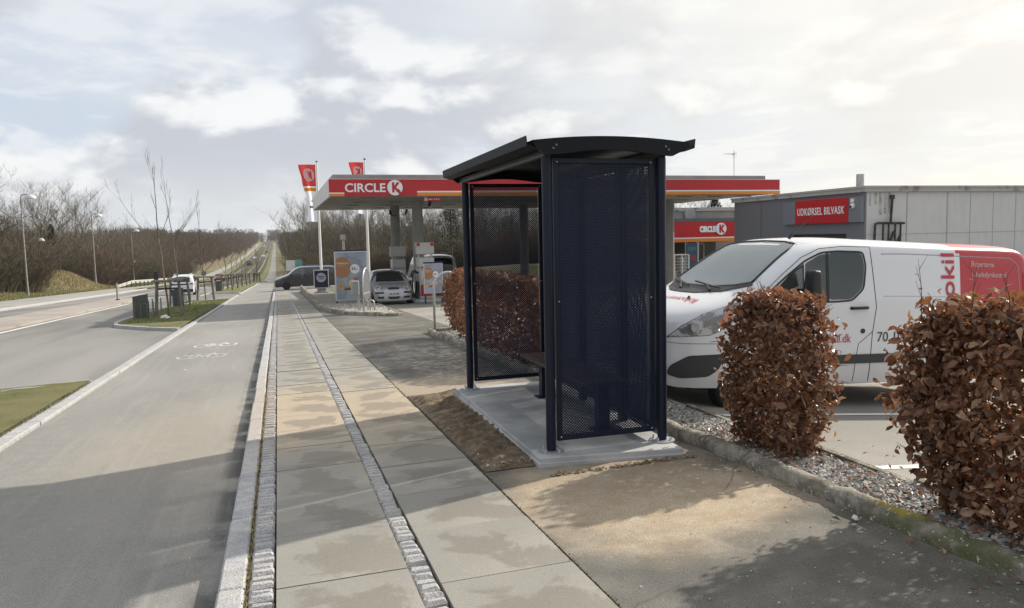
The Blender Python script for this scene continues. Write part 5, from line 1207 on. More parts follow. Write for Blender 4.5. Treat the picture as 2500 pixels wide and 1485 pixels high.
def cabin(o, mats):
    """hollow out the cab behind the windscreen and side windows"""
    for kind_, poly, a, b in (('x', WS, .75, 2.1), ('x', [(-.80, 1.15), (.80, 1.15), (.70, 1.62), (.56, 1.86), (-.56, 1.86), (-.70, 1.62)], 1.80, 2.68),
                              ('y', roundpoly([(1.80, 1.29), (1.80, 1.70), (2.0, 1.80), (2.085, 1.815), (2.085, 1.29)], .03), -1.2, 1.2), ('y', roundpoly([(2.115, 1.29), (2.115, 1.825), (2.3, 1.835), (2.585, 1.83), (2.617, 1.67), (2.585, 1.43), (2.43, 1.298)], .05), -1.2, 1.2)):
        c = MB()
        if kind_ == 'x': c.prism(poly, (a, 0, 0), (0, 1, 0), (0, 0, 1), (1, 0, 0), b-a)
        else: c.prism(poly, (0, a, 0), (1, 0, 0), (0, 0, 1), (0, 1, 0), b-a)
        co = c.build('cutter', mats); md = o.modifiers.new('c', 'BOOLEAN'); md.operation = 'DIFFERENCE'; md.object = co; md.solver = 'EXACT'
        for p in co.data.polygons: p.material_index = len(mats)-1
        dg_ = bpy.context.evaluated_depsgraph_get(); me = bpy.data.meshes.new_from_object(o.evaluated_get(dg_)); o.modifiers.clear(); o.data = me; bpy.data.objects.remove(co)
bd = V.body('body', [M_VW, M_VR, mat('cab_dark', (.030, .031, .034), .8)], van, 90, (1.04, 3.92), .345, two=None, cuts=cabin)
for p in bd.data.polygons:
    if p.material_index == 0 and p.center.x > 3.99+(1.9-p.center.z)*.07: p.material_index = 1
for x in (1.04, 3.92):
    for sd in (-1, 1): wheel(van, x, sd*.865, .335, .21, mat('hubcap', (.30, .30, .31), .4, metal=.5), 5, side=sd)
mb = MB(); mb.b2((.5, -.8, .28), (4.6, .8, .34)); mb.build('underbody', M_BLACK, van)
# windscreen, as a patch of the front skin
ws = [(-.80, 1.475), (-.62, 1.435), (-.3, 1.405), (0, 1.40), (.3, 1.405), (.62, 1.435), (.80, 1.475), (.70, 1.83), (.655, 1.915), (.4, 1.945), (0, 1.955), (-.4, 1.945), (-.655, 1.915), (-.70, 1.83)]
V.patch('front', ws, 'windscreen', M_GLASS, van, .004, .08)
V.seam(ws+[ws[0]], 'windscreen_seal', M_BLACK, van, .020, 'front', off=-.004)
for yy, xx in ((-.42, 2.30), (.42, 2.30)):
    mb = MB(); mb.box((xx, yy, 1.38), (.16, .46, .50), taper=.85); mb.box((xx+.01, yy, 1.70), (.11, .26, .20), taper=.85); mb.build('seat', mat('seat_cloth', (.06, .062, .068), .9), van, bevel=.04, seg=2)
mb = MB(); mb.lathe((0, 0, 0), [(.185, -.012), (.20, 0), (.185, .012), (.17, 0)], 20, 'X'); o = mb.build('steering_wheel', M_BLACK, van, smooth=.9, loc=(1.72, -.42, 1.42)); o.rotation_euler = (0, radians(-25), 0)
V.patch('front', [(-.86, 1.45), (-.6, 1.365), (-.3, 1.335), (0, 1.33), (.3, 1.335), (.6, 1.365), (.86, 1.45), (.80, 1.482), (.62, 1.442), (.3, 1.412), (0, 1.407), (-.3, 1.412), (-.62, 1.442), (-.80, 1.482)], 'cowl', M_BLACK, van, .008, .08)
for y0, y1 in ((-.55, .12), (.08, .70)):
    mb = MB(); pts = [V.map('front', y0+(y1-y0)*k/6, 1.385+.05*k/6, .03) for k in range(7)]; mb.tube(pts, .011, 6); mb.tube([V.map('front', y0+.1, 1.362, .02), pts[3]], .014, 6); mb.build('wiper', M_BLACK, van)
# side glass with its black surround, both sides
for sd in (-1, 1):
    dg = roundpoly([(1.30, 1.36), (1.55, 1.555), (1.80, 1.73), (2.02, 1.825), (2.25, 1.845), (2.60, 1.84), (2.635, 1.68), (2.60, 1.42), (2.44, 1.285), (2.2, 1.27), (1.7, 1.27)], .05)
    V.seam(dg+[dg[0]], 'window_surround', M_BLACK, van, .015, side=sd, off=-.006)
    V.patch('side', [(2.082, 1.28), (2.118, 1.28), (2.118, 1.83), (2.082, 1.825)], 'window_pillar', M_BLACK, van, .008, .08, sd)
    V.patch('side', [(1.33, 1.285), (1.785, 1.285), (1.785, 1.70), (1.60, 1.58), (1.40, 1.40)], 'window_surround', M_BLACK, van, .004, .08, sd)
    V.patch('side', roundpoly([(1.80, 1.29), (1.80, 1.70), (2.0, 1.80), (2.085, 1.815), (2.085, 1.29)], .03), 'front_side_window', M_GLASSS, van, .004, .08, sd)
    V.patch('side', roundpoly([(2.115, 1.29), (2.115, 1.825), (2.3, 1.835), (2.585, 1.83), (2.617, 1.67), (2.585, 1.43), (2.43, 1.298)], .05), 'side_window', M_GLASSS, van, .004, .08, sd)
    V.patch('side', roundpoly([(1.46, 1.31), (1.76, 1.31), (1.76, 1.66), (1.62, 1.58)], .03), 'quarter_window', M_WIN, van, .007, .08, sd)
    # door seams, rub strip, handle, recess lines
    V.seam([(2.70, 1.90), (2.74, 1.55), (2.78, 1.2), (2.74, .9), (2.72, .34)], 'door_seam', M_SEAM, van, .005, side=sd)
    V.seam([(1.26, 1.38), (1.50, 1.58), (1.76, 1.77), (2.0, 1.87), (2.3, 1.90), (2.70, 1.90)], 'door_seam', M_SEAM, van, .004, side=sd)
    V.seam([(2.74, .92), (2.55, .78), (2.52, .60), (2.50, .34)], 'door_seam', M_SEAM, van, .004, side=sd)
    V.seam([(1.30, 1.24), (1.28, .9), (1.42, .6), (1.43, .4)], 'door_seam', M_SEAM, van, .004, side=sd)
    V.patch('side', [(1.46, .555), (1.46, .66), (3.46, .66), (3.46, .555)], 'rub_strip', M_TRIM, van, .014, .15, sd)
    V.patch('side', [(4.36, .56), (4.36, .66), (5.0, .66), (5.0, .56)], 'rub_strip', M_TRIM, van, .014, .15, sd)
    V.seam([(2.86, 1.82), (3.2, 1.825), (4.84, 1.79), (4.96, 1.70), (4.98, 1.35)], 'pressing_line', mat('pressing_shade', (.30, .31, .33), .5), van, .007, side=sd, off=-.003)
    V.seam([(2.88, 1.33), (3.2, 1.33), (4.92, 1.30)], 'pressing_line', mat('pressing_shade', (.42, .43, .46), .5), van, .006, side=sd, off=-.003)
    h0 = V.map('side', 2.60, 1.17, .02, sd); h1 = V.map('side', 2.44, 1.17, .045, sd); h2 = V.map('side', 2.66, 1.17, .02, sd)
    mb = MB(); mb.tube([V.map('side', 2.42, 1.195, .0, sd), V.map('side', 2.44, 1.195, .035, sd), V.map('side', 2.63, 1.20, .035, sd), V.map('side', 2.65, 1.20, .0, sd)], .017, 8); mb.build('door_handle', M_BLACK, van, smooth=True)
    # mirror
    b0 = V.map('side', 1.74, 1.37, 0, sd); mb = MB(); mb.tube([b0, b0+Vector((0, sd*.10, .02))], [.05, .04], 8); ar = mb.build('mirror_arm', M_BLACK, van)
    mb = MB(); mb.box(b0+Vector((.0, sd*.19, .10)), (.13, .20, .33), taper=.82); mb.build('mirror', M_BLACK, van, bevel=.035, seg=3)
    # headlamp
    V.patch('side', roundpoly([(.17, .89), (.30, 1.01), (.52, 1.135), (.98, 1.28), (.90, 1.14), (.72, .96), (.60, .915)], .035), 'headlight', M_LAMP, van, .006, .05, sd)
    V.patch('side', roundpoly([(.70, .98), (.76, 1.15), (.94, 1.245), (.88, 1.13), (.78, 1.02)], .01), 'indicator', mat('indicator', (.55, .25, .18), .2, coat=.8), van, .009, .05, sd)
    V.seam([(.17, .89), (.30, 1.01), (.52, 1.135), (.98, 1.28), (.90, 1.14), (.72, .96), (.60, .915), (.17, .89)], 'light_rim', M_SEAM, van, .006, side=sd)
    c = V.map('side', .44, 1.0, .0, sd); mb = MB(); mb.lathe((0, 0, 0), [(.050, 0), (.055, .010), (.045, .014), (.02, .004)], 16, 'Y'); o = mb.build('reflector', mat('reflector_glass', (.30, .31, .33), .1, coat=1.), van, smooth=.8, loc=c+Vector((-.008, sd*.005, 0))); o.rotation_euler = (0, 0, 0 if sd > 0 else pi); 
    V.patch('side', roundpoly([(.17, .48), (.20, .58), (.38, .69), (.80, .71), (.72, .54), (.60, .46), (.3, .44)], .04), 'fog_recess', M_TRIM, van, .006, .05, sd)
    V.seam([(.10, .84), (.30, .82), (.60, .82), (.80, .82), (1.02, .84)], 'bumper_seam', M_SEAM, van, .003, side=sd)
    V.patch('side', [(5.03, 1.0), (5.08, 1.0), (5.08, 1.62), (5.03, 1.62)], 'rear_light', M_TAIL, van, .006, .08, sd)
V.patch('front', roundpoly([(-.52, .58), (.52, .58), (.60, .84), (-.60, .84)], .04), 'grille', M_BLACK, van, .01, .06)
V.patch('front', [(-.26, .50), (.26, .50), (.26, .60), (-.26, .60)], 'number_plate', M_WHITE, van, .02, .1)
c = V.map('side', 2.60, .93, 0); mb = MB(); mb.lathe((0, 0, 0), [(.028, 0), (.028, -.012), (.014, -.016)], 12, 'Y'); mb.build('lock', M_BLACK, van, loc=c)
mb = MB(); mb.tube([(1.98, -.40, 1.99), (2.02, -.40, 2.03)], .022, 8); mb.tube([(2.02, -.40, 2.03), (2.30, -.40, 2.27)], [.008, .003], 5); mb.build('aerial', M_BLACK, van)
M_TXR = mat('text_red', (.50, .03, .045), .4); M_TXD = mat('text_dark', (.05, .05, .055), .5); M_TXW = mat('text_pale', (.62, .50, .50), .5)
def vt(s, name, m, x0, z0, dx, dz, w, h, b=0, sd=-1, off=.007):   # lettering laid on the side skin; (dx, dz) reading direction
    return text(s, name, m, None, None, None, w, h, van, fn=lambda u, v: V.map('side', x0+u*dx-v*dz, z0+u*dz+v*dx, off, sd), bold=b)
vt('rentokil', 'lettering', M_TXR, 3.935, .69, 0, 1, 1.15, .20, .008, off=.010)
vt('Eksperterne', 'lettering', M_TXW, 4.20, 1.665, 1, -.02, .36, .085)
vt('i skadedyrskontrol', 'lettering', M_TXW, 4.21, 1.54, 1, -.02, .54, .085)
vt('70 10 27 00', 'lettering', M_TXD, 2.81, .80, 1, 0, .80, .115)
vt('www.rentokil.dk', 'lettering', M_TXR, 1.62, .80, 1, 0, .82, .10)
text('rentokil', 'lettering', M_TXR, None, None, None, .62, .12, van, fn=lambda u, v: V.map('top', .60-v*1.0+u*.10, -.35-u+.30, .006), shear=.3)
mb = MB(); mb.tube([V.map('top', .62, -.45, 0), V.map('top', .64, -.45, .02)], .014, 6); mb.build('washer_nozzle', M_BLACK, van)
# ---- generic cars
def car(name, label, cat, loc, rz, L, Wd, top, belt, col, tum=.22, wheels=(.8, 3.4), wr=.31, group=None, front=None, back=None, sidewin=None, coat=.8, metal=0, nose=.62, rear=.78, bot=.2, kind='car', rim=None, detail=True):
    t = thing(name, label, cat, loc, rz, group); S = Shell(L, Wd, top, belt, bot, tum, .16, nose, 2.4, .65, rear, .45, 2.6, .05)
    P = paint(name+'_paint', col, .25, coat, metal); S.body('body', [P, M_BLACK], t, 56, wheels, wr)
    for x in wheels:
        for sd in (-1, 1): wheel(t, x, sd*(Wd/2-.085), wr, .2, rim or M_HUB, 5, side=sd)
    for poly in front or []: S.patch('front', poly[1], poly[0], poly[2], t, poly[3] if len(poly) > 3 else .006, .08)
    for poly in back or []: S.patch('back', poly[1], poly[0], poly[2], t, poly[3] if len(poly) > 3 else .006, .08)
    for sd in (-1, 1):
        for poly in sidewin or []: S.patch('side', roundpoly(poly[1], .04), poly[0], poly[2], t, .006, .1, sd)
    return t, S
def mir(p): return p + [(-a, b) for a, b in reversed(p)]
M_PLATE = mat('plate_white', (.66, .64, .58), .5)
# silver hatchback facing the camera
t, S = car('silver_hatchback', 'silver hatchback facing the camera between the tall poster and the pumps', 'car', (4.66, 32.15, zg(4.66, 33.5)+.0), pi/2, 3.65, 1.66,
    [(0, .62), (.08, .72), (.35, .83), (.85, .93), (1.0, .99), (1.45, 1.28), (1.75, 1.41), (2.2, 1.45), (3.0, 1.42), (3.4, 1.34), (3.6, 1.05), (3.65, .8)], .90, (.38, .39, .41), .30, (.68, 3.02), .29, metal=.35, nose=.72,
    front=[('windscreen', mir([(.62, .965), (.50, 1.34), (.2, 1.375)]), mat('dark_screen', (.02, .024, .022), .05, spec=.7)), ('grille', mir([(.22, .66), (.24, .74), (.08, .75), (0, .715)]), M_BLACK), ('lower_grille', mir([(.20, .26), (.26, .37), (.1, .36)]), M_BLACK, .01),
           ('bumper_strip', [(.42, .50), (.78, .50), (.76, .57), (.42, .57)], M_BLACK, .01), ('bumper_strip', [(-.42, .50), (-.78, .50), (-.76, .57), (-.42, .57)], M_BLACK, .01),
           ('fog_recess', [(.42, .28), (.68, .30), (.70, .37), (.42, .38)], M_BLACK, .01), ('fog_recess', [(-.42, .28), (-.68, .30), (-.70, .37), (-.42, .38)], M_BLACK, .01),
           ('headlight', roundpoly([(.40, .63), (.70, .63), (.74, .78), (.66, .88), (.46, .80)], .04), M_LAMP, .01), ('headlight', roundpoly([(-.40, .63), (-.70, .63), (-.74, .78), (-.66, .88), (-.46, .80)], .04), M_LAMP, .01),
           ('number_plate', mir([(.26, .43), (.26, .54)]), M_PLATE, .03)],
    sidewin=[('side_window', [(1.15, .99), (1.55, 1.33), (2.1, 1.42), (2.9, 1.38), (3.2, 1.0)], M_WIN)])
text('XE 54 948', 'lettering', M_PINK, None, None, None, .44, .075, t, fn=lambda u, v: Vector((-.045, .22-u, .45+v)), bold=.02)
for sd in (-1, 1): mb = MB(); mb.box((1.12, sd*.90, 1.02), (.10, .18, .13), taper=.8); mb.build('mirror', mat('silver_mirror', (.45, .46, .48), .3), t, bevel=.03)
mb = MB(); mb.tube([(.99, -.5, 1.03), (.99, 0, 1.025), (.99, .5, 1.03)], .015, 5); mb.build('wiper', M_BLACK, t)
# grey van leaving the forecourt, side-on
t, S = car('grey_van', 'dark grey panel van crossing the pavement at the far end of the forecourt', 'van', (-.30, 66.4, zg(1, 66)+.0), radians(2), 4.95, 1.92,
    [(0, .70), (.08, .88), (.3, 1.0), (.85, 1.16), (1.1, 1.27), (1.6, 1.66), (1.95, 1.84), (2.4, 1.90), (4.4, 1.90), (4.8, 1.87), (4.95, 1.75)], 1.15, (.030, .032, .037), .13, (.93, 4.15), .34, nose=.6, rear=.92, bot=.26,
    back=[], sidewin=[('side_window', [(1.28, 1.14), (1.62, 1.50), (1.95, 1.68), (2.45, 1.72), (2.45, 1.16)], M_WIN), ('tail_light', [(4.80, .95), (4.93, .95), (4.93, 1.42), (4.84, 1.42)], M_TAIL), ('headlight', [(.14, .90), (.35, 1.0), (.62, 1.06), (.50, .92), (.3, .84)], M_LAMP), ('bumper', [(.04, .30), (.04, .55), (.45, .52), (.45, .30)], M_TRIM)])
S.seam([(1.18, 1.2), (1.22, .4)], 'door_seam', M_SEAM, t, .012); S.seam([(2.55, 1.75), (2.55, .35)], 'door_seam', M_SEAM, t, .012)
mb = MB(); mb.tube([(2.5, -.75, 1.93), (2.9, -.7, 1.99), (3.6, -.6, 1.96)], .03, 6); mb.build('roof_load', mat('blue_tube', (.08, .12, .35), .5), t)
for sd in (-1, 1): mb = MB(); mb.box((1.38, sd*1.02, 1.22), (.14, .2, .26)); mb.build('mirror', M_BLACK, t, bevel=.04)
# silver van with dark rear window at the pumps
t, S = car('silver_people_carrier', 'silver van with a very dark rear window behind the red pump', 'van', (8.5, 41.0, zg(8.5, 41)), pi/2, 4.8, 1.86,
    [(0, .9), (.04, 1.2), (.12, 1.6), (.35, 1.86), (1.0, 1.93), (3.2, 1.9), (3.7, 1.6), (4.1, 1.15), (4.7, .95), (4.8, .7)], 1.1, (.32, .33, .34), .16, (.95, 3.95), .33, nose=.93, rear=.6,
    front=[('rear_window', roundpoly(mir([(.72, 1.02), (.66, 1.70), (.3, 1.76)]), .05), mat('black_glass', (.006, .006, .008), .06)), ('tail_light', [(.74, .85), (.86, .85), (.84, 1.3), (.76, 1.3)], M_TAIL), ('tail_light', [(-.74, .85), (-.86, .85), (-.84, 1.3), (-.76, 1.3)], M_TAIL)])
mb = MB(); mb.tube([(-.02, 0, 1.08), (.05, -.08, 1.45)], .014, 5); mb.build('wiper', M_BLACK, t); t.scale = (1.08, 1.08, 1.12)
for sd in (-1, 1): mb = MB(); mb.tube([(.5, sd*.66, 1.90), (.55, sd*.66, 1.96), (2.8, sd*.66, 1.96), (2.9, sd*.66, 1.9)], .02, 6); mb.build('roof_bar', M_BLACK, t)
# white SUV driving away on the near lane
t, S = car('white_car', 'white sports utility car seen from behind in the near lane beside the tree island', 'car', (-7.40, 66.2, zg(-7.7, 68)-.09), pi/2, 4.5, 1.86,
    [(0, .72), (.05, 1.0), (.22, 1.28), (.55, 1.60), (1.1, 1.68), (2.4, 1.67), (2.9, 1.5), (3.35, 1.12), (4.2, .98), (4.5, .75)], .98, (.66, .68, .72), .22, (.85, 3.5), .34, nose=.88, rear=.65, bot=.26,
    front=[('rear_window', roundpoly(mir([(.64, 1.12), (.54, 1.50), (.2, 1.54)]), .04), mat('black_glass', (.012, .014, .016), .08)), ('rear_bumper', mir([(.84, .28), (.86, .52), (.3, .54)]), M_BLACK, .02), ('tail_light', [(.58, .90), (.88, .92), (.86, 1.05), (.62, 1.02)], M_TAIL, .01), ('tail_light', [(-.58, .90), (-.88, .92), (-.86, 1.05), (-.62, 1.02)], M_TAIL, .01), ('number_plate', mir([(.25, .72), (.25, .82)]), M_PLATE, .02), ('boot_seam', mir([(.50, .645), (.50, .66)]), M_SEAM, .015)],
    sidewin=[('side_window', [(.6, 1.08), (.75, 1.5), (1.3, 1.57), (2.4, 1.55), (3.0, 1.15)], M_WIN)])
for sd in (-1, 1): mb = MB(); mb.tube([(.45, sd*.60, 1.60), (.7, sd*.60, 1.72), (2.2, sd*.60, 1.72), (2.5, sd*.6, 1.64)], .022, 6); mb.build('roof_bar', M_STEEL, t)
def smallcar(label, x, y, col, rz, scale=1, name='distant_car', lamps=False, tall=False, cat='car'):
    top = [(0, .62), (.1, .78), (.9, .95), (1.1, 1.05), (1.7, 1.42), (2.3, 1.47), (3.3, 1.42), (3.9, 1.0), (4.15, .75)] if not tall else [(0, .9), (.1, 1.2), (.5, 1.5), (.9, 2.1), (1.2, 2.25), (5.2, 2.3), (5.5, 2.2), (5.6, 1.8)]
    L0 = 4.15 if not tall else 5.6; Wd = 1.75 if not tall else 2.05
    fr = [('windscreen', mir([(.62, 1.03), (.5, 1.36)]), M_WIN)] if not tall else [('windscreen', mir([(.8, 1.35), (.75, 1.95)]), M_WIN), ('grille', mir([(.6, .6), (.6, .9)]), M_BLACK)]
    mh = mat('lamp_lens', (.8, .8, .78), .2, coat=.5)
    fr += [('headlight', [(.50, .62), (.78, .62), (.76, .76), (.5, .72)], mh, .02), ('headlight', [(-.50, .62), (-.78, .62), (-.76, .76), (-.5, .72)], mh, .02)]
    return car(name, label, cat, (x, y, zg(x, y)-.09), rz, L0, Wd, top, .92 if not tall else 1.3, col, .22 if not tall else .06, (.75, L0-.85), .32, front=fr, bot=.2, sidewin=[('side_window', [(1.3, .98), (1.75, 1.34), (3.2, 1.34), (3.6, .98)], M_WIN)] if not tall else [])[0]
smallcar('dark red car with its headlamps towards the camera in the oncoming lane', -10.9, 158, (.16, .012, .025), pi/2, name='red_car')
smallcar('dark high box van coming down the hill on the far lane', -10.9, 330, (.025, .03, .04), pi/2, name='box_van', tall=True, cat='van')
smallcar('white car coming down behind the dark box van', -11.3, 430, (.7, .72, .75), pi/2)
smallcar('pale car driving up the near lane of the hill', -7.0, 455, (.5, .52, .55), -pi/2)
smallcar('small black car higher on the near lane of the hill', -6.6, 570, (.02, .02, .025), -pi/2)
smallcar('tiny white car near the crest of the hill', -10.8, 760, (.7, .72, .75), pi/2)
# ------------------------------------------------------------------ street furniture on the left
def lamp(x, y, h, label):
    t = thing('street_lamp', label, 'street lamp', (x, y, zt(x, y)-.02), 0, 'street lamps along the far verge')
    mb = MB(); mb.tube([(0, 0, -.05), (0, 0, h*.3), (0, 0, h-.45)], [.105, .085, .055], 12); mb.tube([(0, 0, h-.45), (.03, 0, h-.2), (.14, 0, h-.04), (.32, 0, h), (.62, 0, h)], [.055, .05, .045, .045, .045], 10); mb.tube([(0, 0, 0), (0, 0, .9)], .125, 12); mb.build('mast', mat('lamp_mast', (.30, .29, .27), .6, col2=(.20, .19, .175), scale=3, stretch=(1, 1, 2)), t, smooth=.8)
    mb = MB(); mb.lathe((.86, 0, h-.42), [(.46, 0), (.47, .03), (.44, .14), (.36, .27), (.22, .37), (.06, .41), (.04, .46)], 20); mb.build('shade', mat('lamp_shade', (.55, .56, .58), .3, coat=.4), t, smooth=.9); return t
l1 = lamp(-22.63, 82.15, 9.5, 'nearest street lamp on the far verge, leftmost of the row, with a bell shaped shade')
l2 = lamp(-22.81, 111.5, 9.3, 'second street lamp from the left on the far verge')
l3 = lamp(-23.08, 140.9, 9.3, 'third street lamp from the left, with a small box on its mast'); mb = MB(); mb.b2((.05, -.15, 3.7), (.35, .15, 4.2)); mb.build('box', M_WHITE, l3)
t = lamp(-27.5, 104, 5.2, 'low path lamp among the bushes beyond the nearest street lamp'); t['group'] = 'path lamps'; t.scale = (.8, .8, .9)
t = thing('bollard', 'thin weathered wooden post standing on the far side of the road', 'post', (-10.6, 58, zg(-10.6, 58)-.02)); mb = MB(); mb.tube([(0, 0, 0), (0, 0, 1.15)], .065, 8); mb.build('post', mat('post_grey', (.30, .29, .25), .8), t); mb = MB(); mb.cyl((0, 0, 0), .14, .06, 10); mb.build('foot', M_BLACK, t)
t = thing('traffic_sign', 'black backed rectangular road sign left of the white car', 'traffic sign', (-9.9, 67.7, zg(-9.5, 67.7)-.02)); mb = MB(); mb.b2((.28, -.02, 1.0), (.62, .02, 1.90)); mb.build('sign_board', M_BLACK, t, bevel=.01); mb = MB(); mb.tube([(.45, .03, 0), (.45, .03, 1.7)], .03, 8); mb.build('pole', M_GALV, t)
t = thing('round_sign', 'small grey backed round sign between the lanes beyond the white car', 'traffic sign', (-9.3, 108, zg(-9, 108)-.05)); mb = MB(); mb.lathe((0, 0, 1.6), [(.32, 0), (.32, .02)], 16, 'Y'); mb.build('sign_board', mat('sign_back', (.14, .15, .17), .5), t); mb = MB(); mb.tube([(0, .03, 0), (0, .03, 1.5)], .03, 6); mb.build('pole', M_GALV, t)
t = thing('guard_rail', 'steel guard rail on timber posts at the foot of the far wood', 'guard rail', (-21, 115, 0)); mb = MB(); pp_ = [(-20.5, 112), (-20.2, 122), (-20, 135), (-19.5, 150), (-18.5, 165), (-17.6, 178)]
pts = [(a+21, b-115, zt(a, b)+.72) for a, b in pp_]; pts[0] = (pts[0][0], pts[0][1], pts[0][2]-.6)
for dz_ in (-.14, 0, .14): mb.tube([(a, b, c+dz_) for a, b, c in pts], .075, 6)
mb.build('rail', mat('rail_zinc', (.50, .49, .45), .5), t, smooth=True)
for k in range(22): a = -20.4+k*.12; b = 115+k*2.9; mb = MB(); mb.b2((a+21-.06, b-115-.06, zt(a, b)-.1), (a+21+.06, b-115+.06, zt(a, b)+.75)); mb.build('post', M_BLACK, t)
# young trees with stake frames
M_STAKE = mat('stake_wood', (.115, .105, .085), .9, col2=(.20, .19, .16), scale=5, stretch=(4, 4, .6)); M_BARK = mat('young_bark', (.12, .10, .07), .85, col2=(.20, .17, .12), scale=12); M_BARKY = mat('bare_bark', (.105, .082, .060), .9)
def stake_frame(x, y, rz, label, w=.88, h=1.42):
    t = thing('tree_stakes', label, 'tree stakes', (x, y, zg(x, y)-.02), rz, 'stake frames round the young trees')
    for a in (-1, 1):
        for b in (-1, 1):
            mb = MB(); mb.tube([(a*w*.55, b*w*.52, -.05), (a*w*.45, b*w*.42, h)], .055, 8); mb.build('stake', M_STAKE, t, smooth=.8)
    for b in (-1, 1): mb = MB(); mb.box((0, b*w*.43, h), (w*1.25, .15, .06)); mb.build('rail', M_STAKE, t, bevel=.008)
    for a in (-1, 1): mb = MB(); mb.box((a*w*.46, 0, h-.18), (.045, w*.85, .10)); mb.build('rail', M_STAKE, t, bevel=.008)
    mb = MB(); mb.box((0, -w*.42, h-.30), (w*.9, .03, .07)); mb.build('strap', M_BLACK, t); return t
def branchy(mb, p, d, ln, r, depth, rr, spread=.5, upb=.25, nseg=4, kids=(2, 4), shrink=.62, minr=.006, sides=5, curve=.12):
    pts = [p.copy()]; rs = [r]; c = p.copy(); dd = d.copy()
    for i in range(nseg):
        dd = (dd+Vector((rr.gauss(0, curve), rr.gauss(0, curve), rr.gauss(0, curve*.5)+upb*.3))).normalized(); c = c+dd*ln/nseg; pts.append(c.copy()); rs.append(max(minr, r*(1-.72*(i+1)/nseg)))
    mb.tube(pts, rs, sides if depth > 1 else 3, cap=False)
    if depth <= 0: return
    for k in range(rr.randint(*kids)):
        t = rr.uniform(.3, .98); i = min(nseg-1, int(t*nseg)); q = pts[i]+(pts[i+1]-pts[i])*(t*nseg-i); base = (pts[i+1]-pts[i]).normalized()
        side = Vector((rr.gauss(0, 1), rr.gauss(0, 1), rr.gauss(0, .5))); side = (side-base*side.dot(base)).normalized()
        nd_ = (base*(1-spread*.5)+side*spread+Vector((0, 0, upb))).normalized(); branchy(mb, q, nd_, ln*shrink*rr.uniform(.7, 1.15), rs[i]*.6, depth-1, rr, spread, upb, max(2, nseg-1), kids, shrink, minr, sides, curve)
def young_tree(x, y, h, seed, label, lean=(0, 0), spec=None, thick=.05):
    rr = random.Random(seed); t = thing('young_tree', label, 'young tree', (x, y, zg(x, y)-.02), 0, 'young bare trees in the stake frames')
    ht = h*.52; tp = [Vector((lean[0]*k/5*ht*(1 if k < 4 else .9)+rr.gauss(0, .015), lean[1]*k/5*ht, ht*k/5)) for k in range(6)]
    mb = MB(); mb.tube(tp, [thick*(1-.07*k) for k in range(6)], 8, cap=False); mb.build('trunk', M_BARK, t, smooth=True)
    mb = MB(); top = tp[-1]
    branchy(mb, top, Vector((lean[0]*.6, lean[1], 1)).normalized(), h*.48, thick*.62, 2, rr, .32, .22, 7, (3, 5), .40, .0035, 6, .05)
    for (hf, ang, sp, ln) in spec or [(.45, 2.8, .9, .30), (.62, .3, .8, .34), (.8, 3.5, .8, .3), (.95, 5.9, .7, .34), (.7, 1.4, .8, .3)]:
        i = hf*5; k = min(4, int(i)); q = tp[k]+(tp[k+1]-tp[k])*(i-k); branchy(mb, q, Vector((cos(ang)*sp, sin(ang)*sp, 1)).normalized(), h*ln, thick*.42, 2, rr, .40, .16, 6, (2, 4), .40, .0035, 5, .06)
    mb.build('crown', M_BARKY, t, smooth=True); return t
def z_(x, y): return zg(x, y)
YT = [(-4.22, 33.2, 6.0, 'tallest young tree, in the nearest stake frame'), (-5.0, 43.6, 6.6, 'young tree in the second stake frame, next to the white car'), (-4.35, 51.0, 5.4, 'young tree with wide forked branches in the third stake frame'),
      (-4.5, 74.5, 6.4, 'young tree in the fourth stake frame, nearest on the second grass island'), (-4.4, 82.5, 6.2, 'second young tree on the farther grass island'), (-4.3, 90.5, 6.0, 'third young tree on the farther grass island'), (-4.1, 97.5, 5.6, 'fourth young tree on the farther grass island'), (-3.9, 104, 5.6, 'last young tree on the farther grass island')]
SP = {0: [(.62, 3.0, .8, .34), (.86, 2.75, .85, .42), (.84, .15, .9, .40), (.98, .3, .5, .30)], 2: [(.60, .1, 1.1, .55), (.62, 3.1, 1.2, .55), (.9, .2, 1., .45), (.95, 2.9, .9, .45)]}
for i, (x, y, h, lb) in enumerate(YT):
    young_tree(x, y, h, 40+i, lb, (-.085 if i == 0 else -.05 if i < 3 else -.02, 0), SP.get(i), .040 if i < 3 else .036)
    stake_frame(x, y, .12, lb.replace('tallest young tree, in the', 'weathered timber stakes of the').replace('young tree in the', 'timber stakes of the').replace('young tree with wide forked branches in the', 'timber stakes of the').replace('second young tree on', 'timber stakes of the second tree on').replace('third young tree on', 'timber stakes of the third tree on').replace('fourth young tree on', 'timber stakes of the fourth tree on').replace('last young tree on', 'timber stakes of the last tree on'))
for k, (x, y) in enumerate(((-3.2, 126), (-3.3, 133), (-3.4, 141))):
    young_tree(x, y, 5.2, 60+k, ['nearest', 'middle', 'farthest'][k]+' of the three slim young trees on the farthest visible grass strip', (0, 0), None, .05); stake_frame(x, y, .1, 'timber stakes of the '+['nearest', 'middle', 'farthest'][k]+' slim tree on the farthest grass strip')
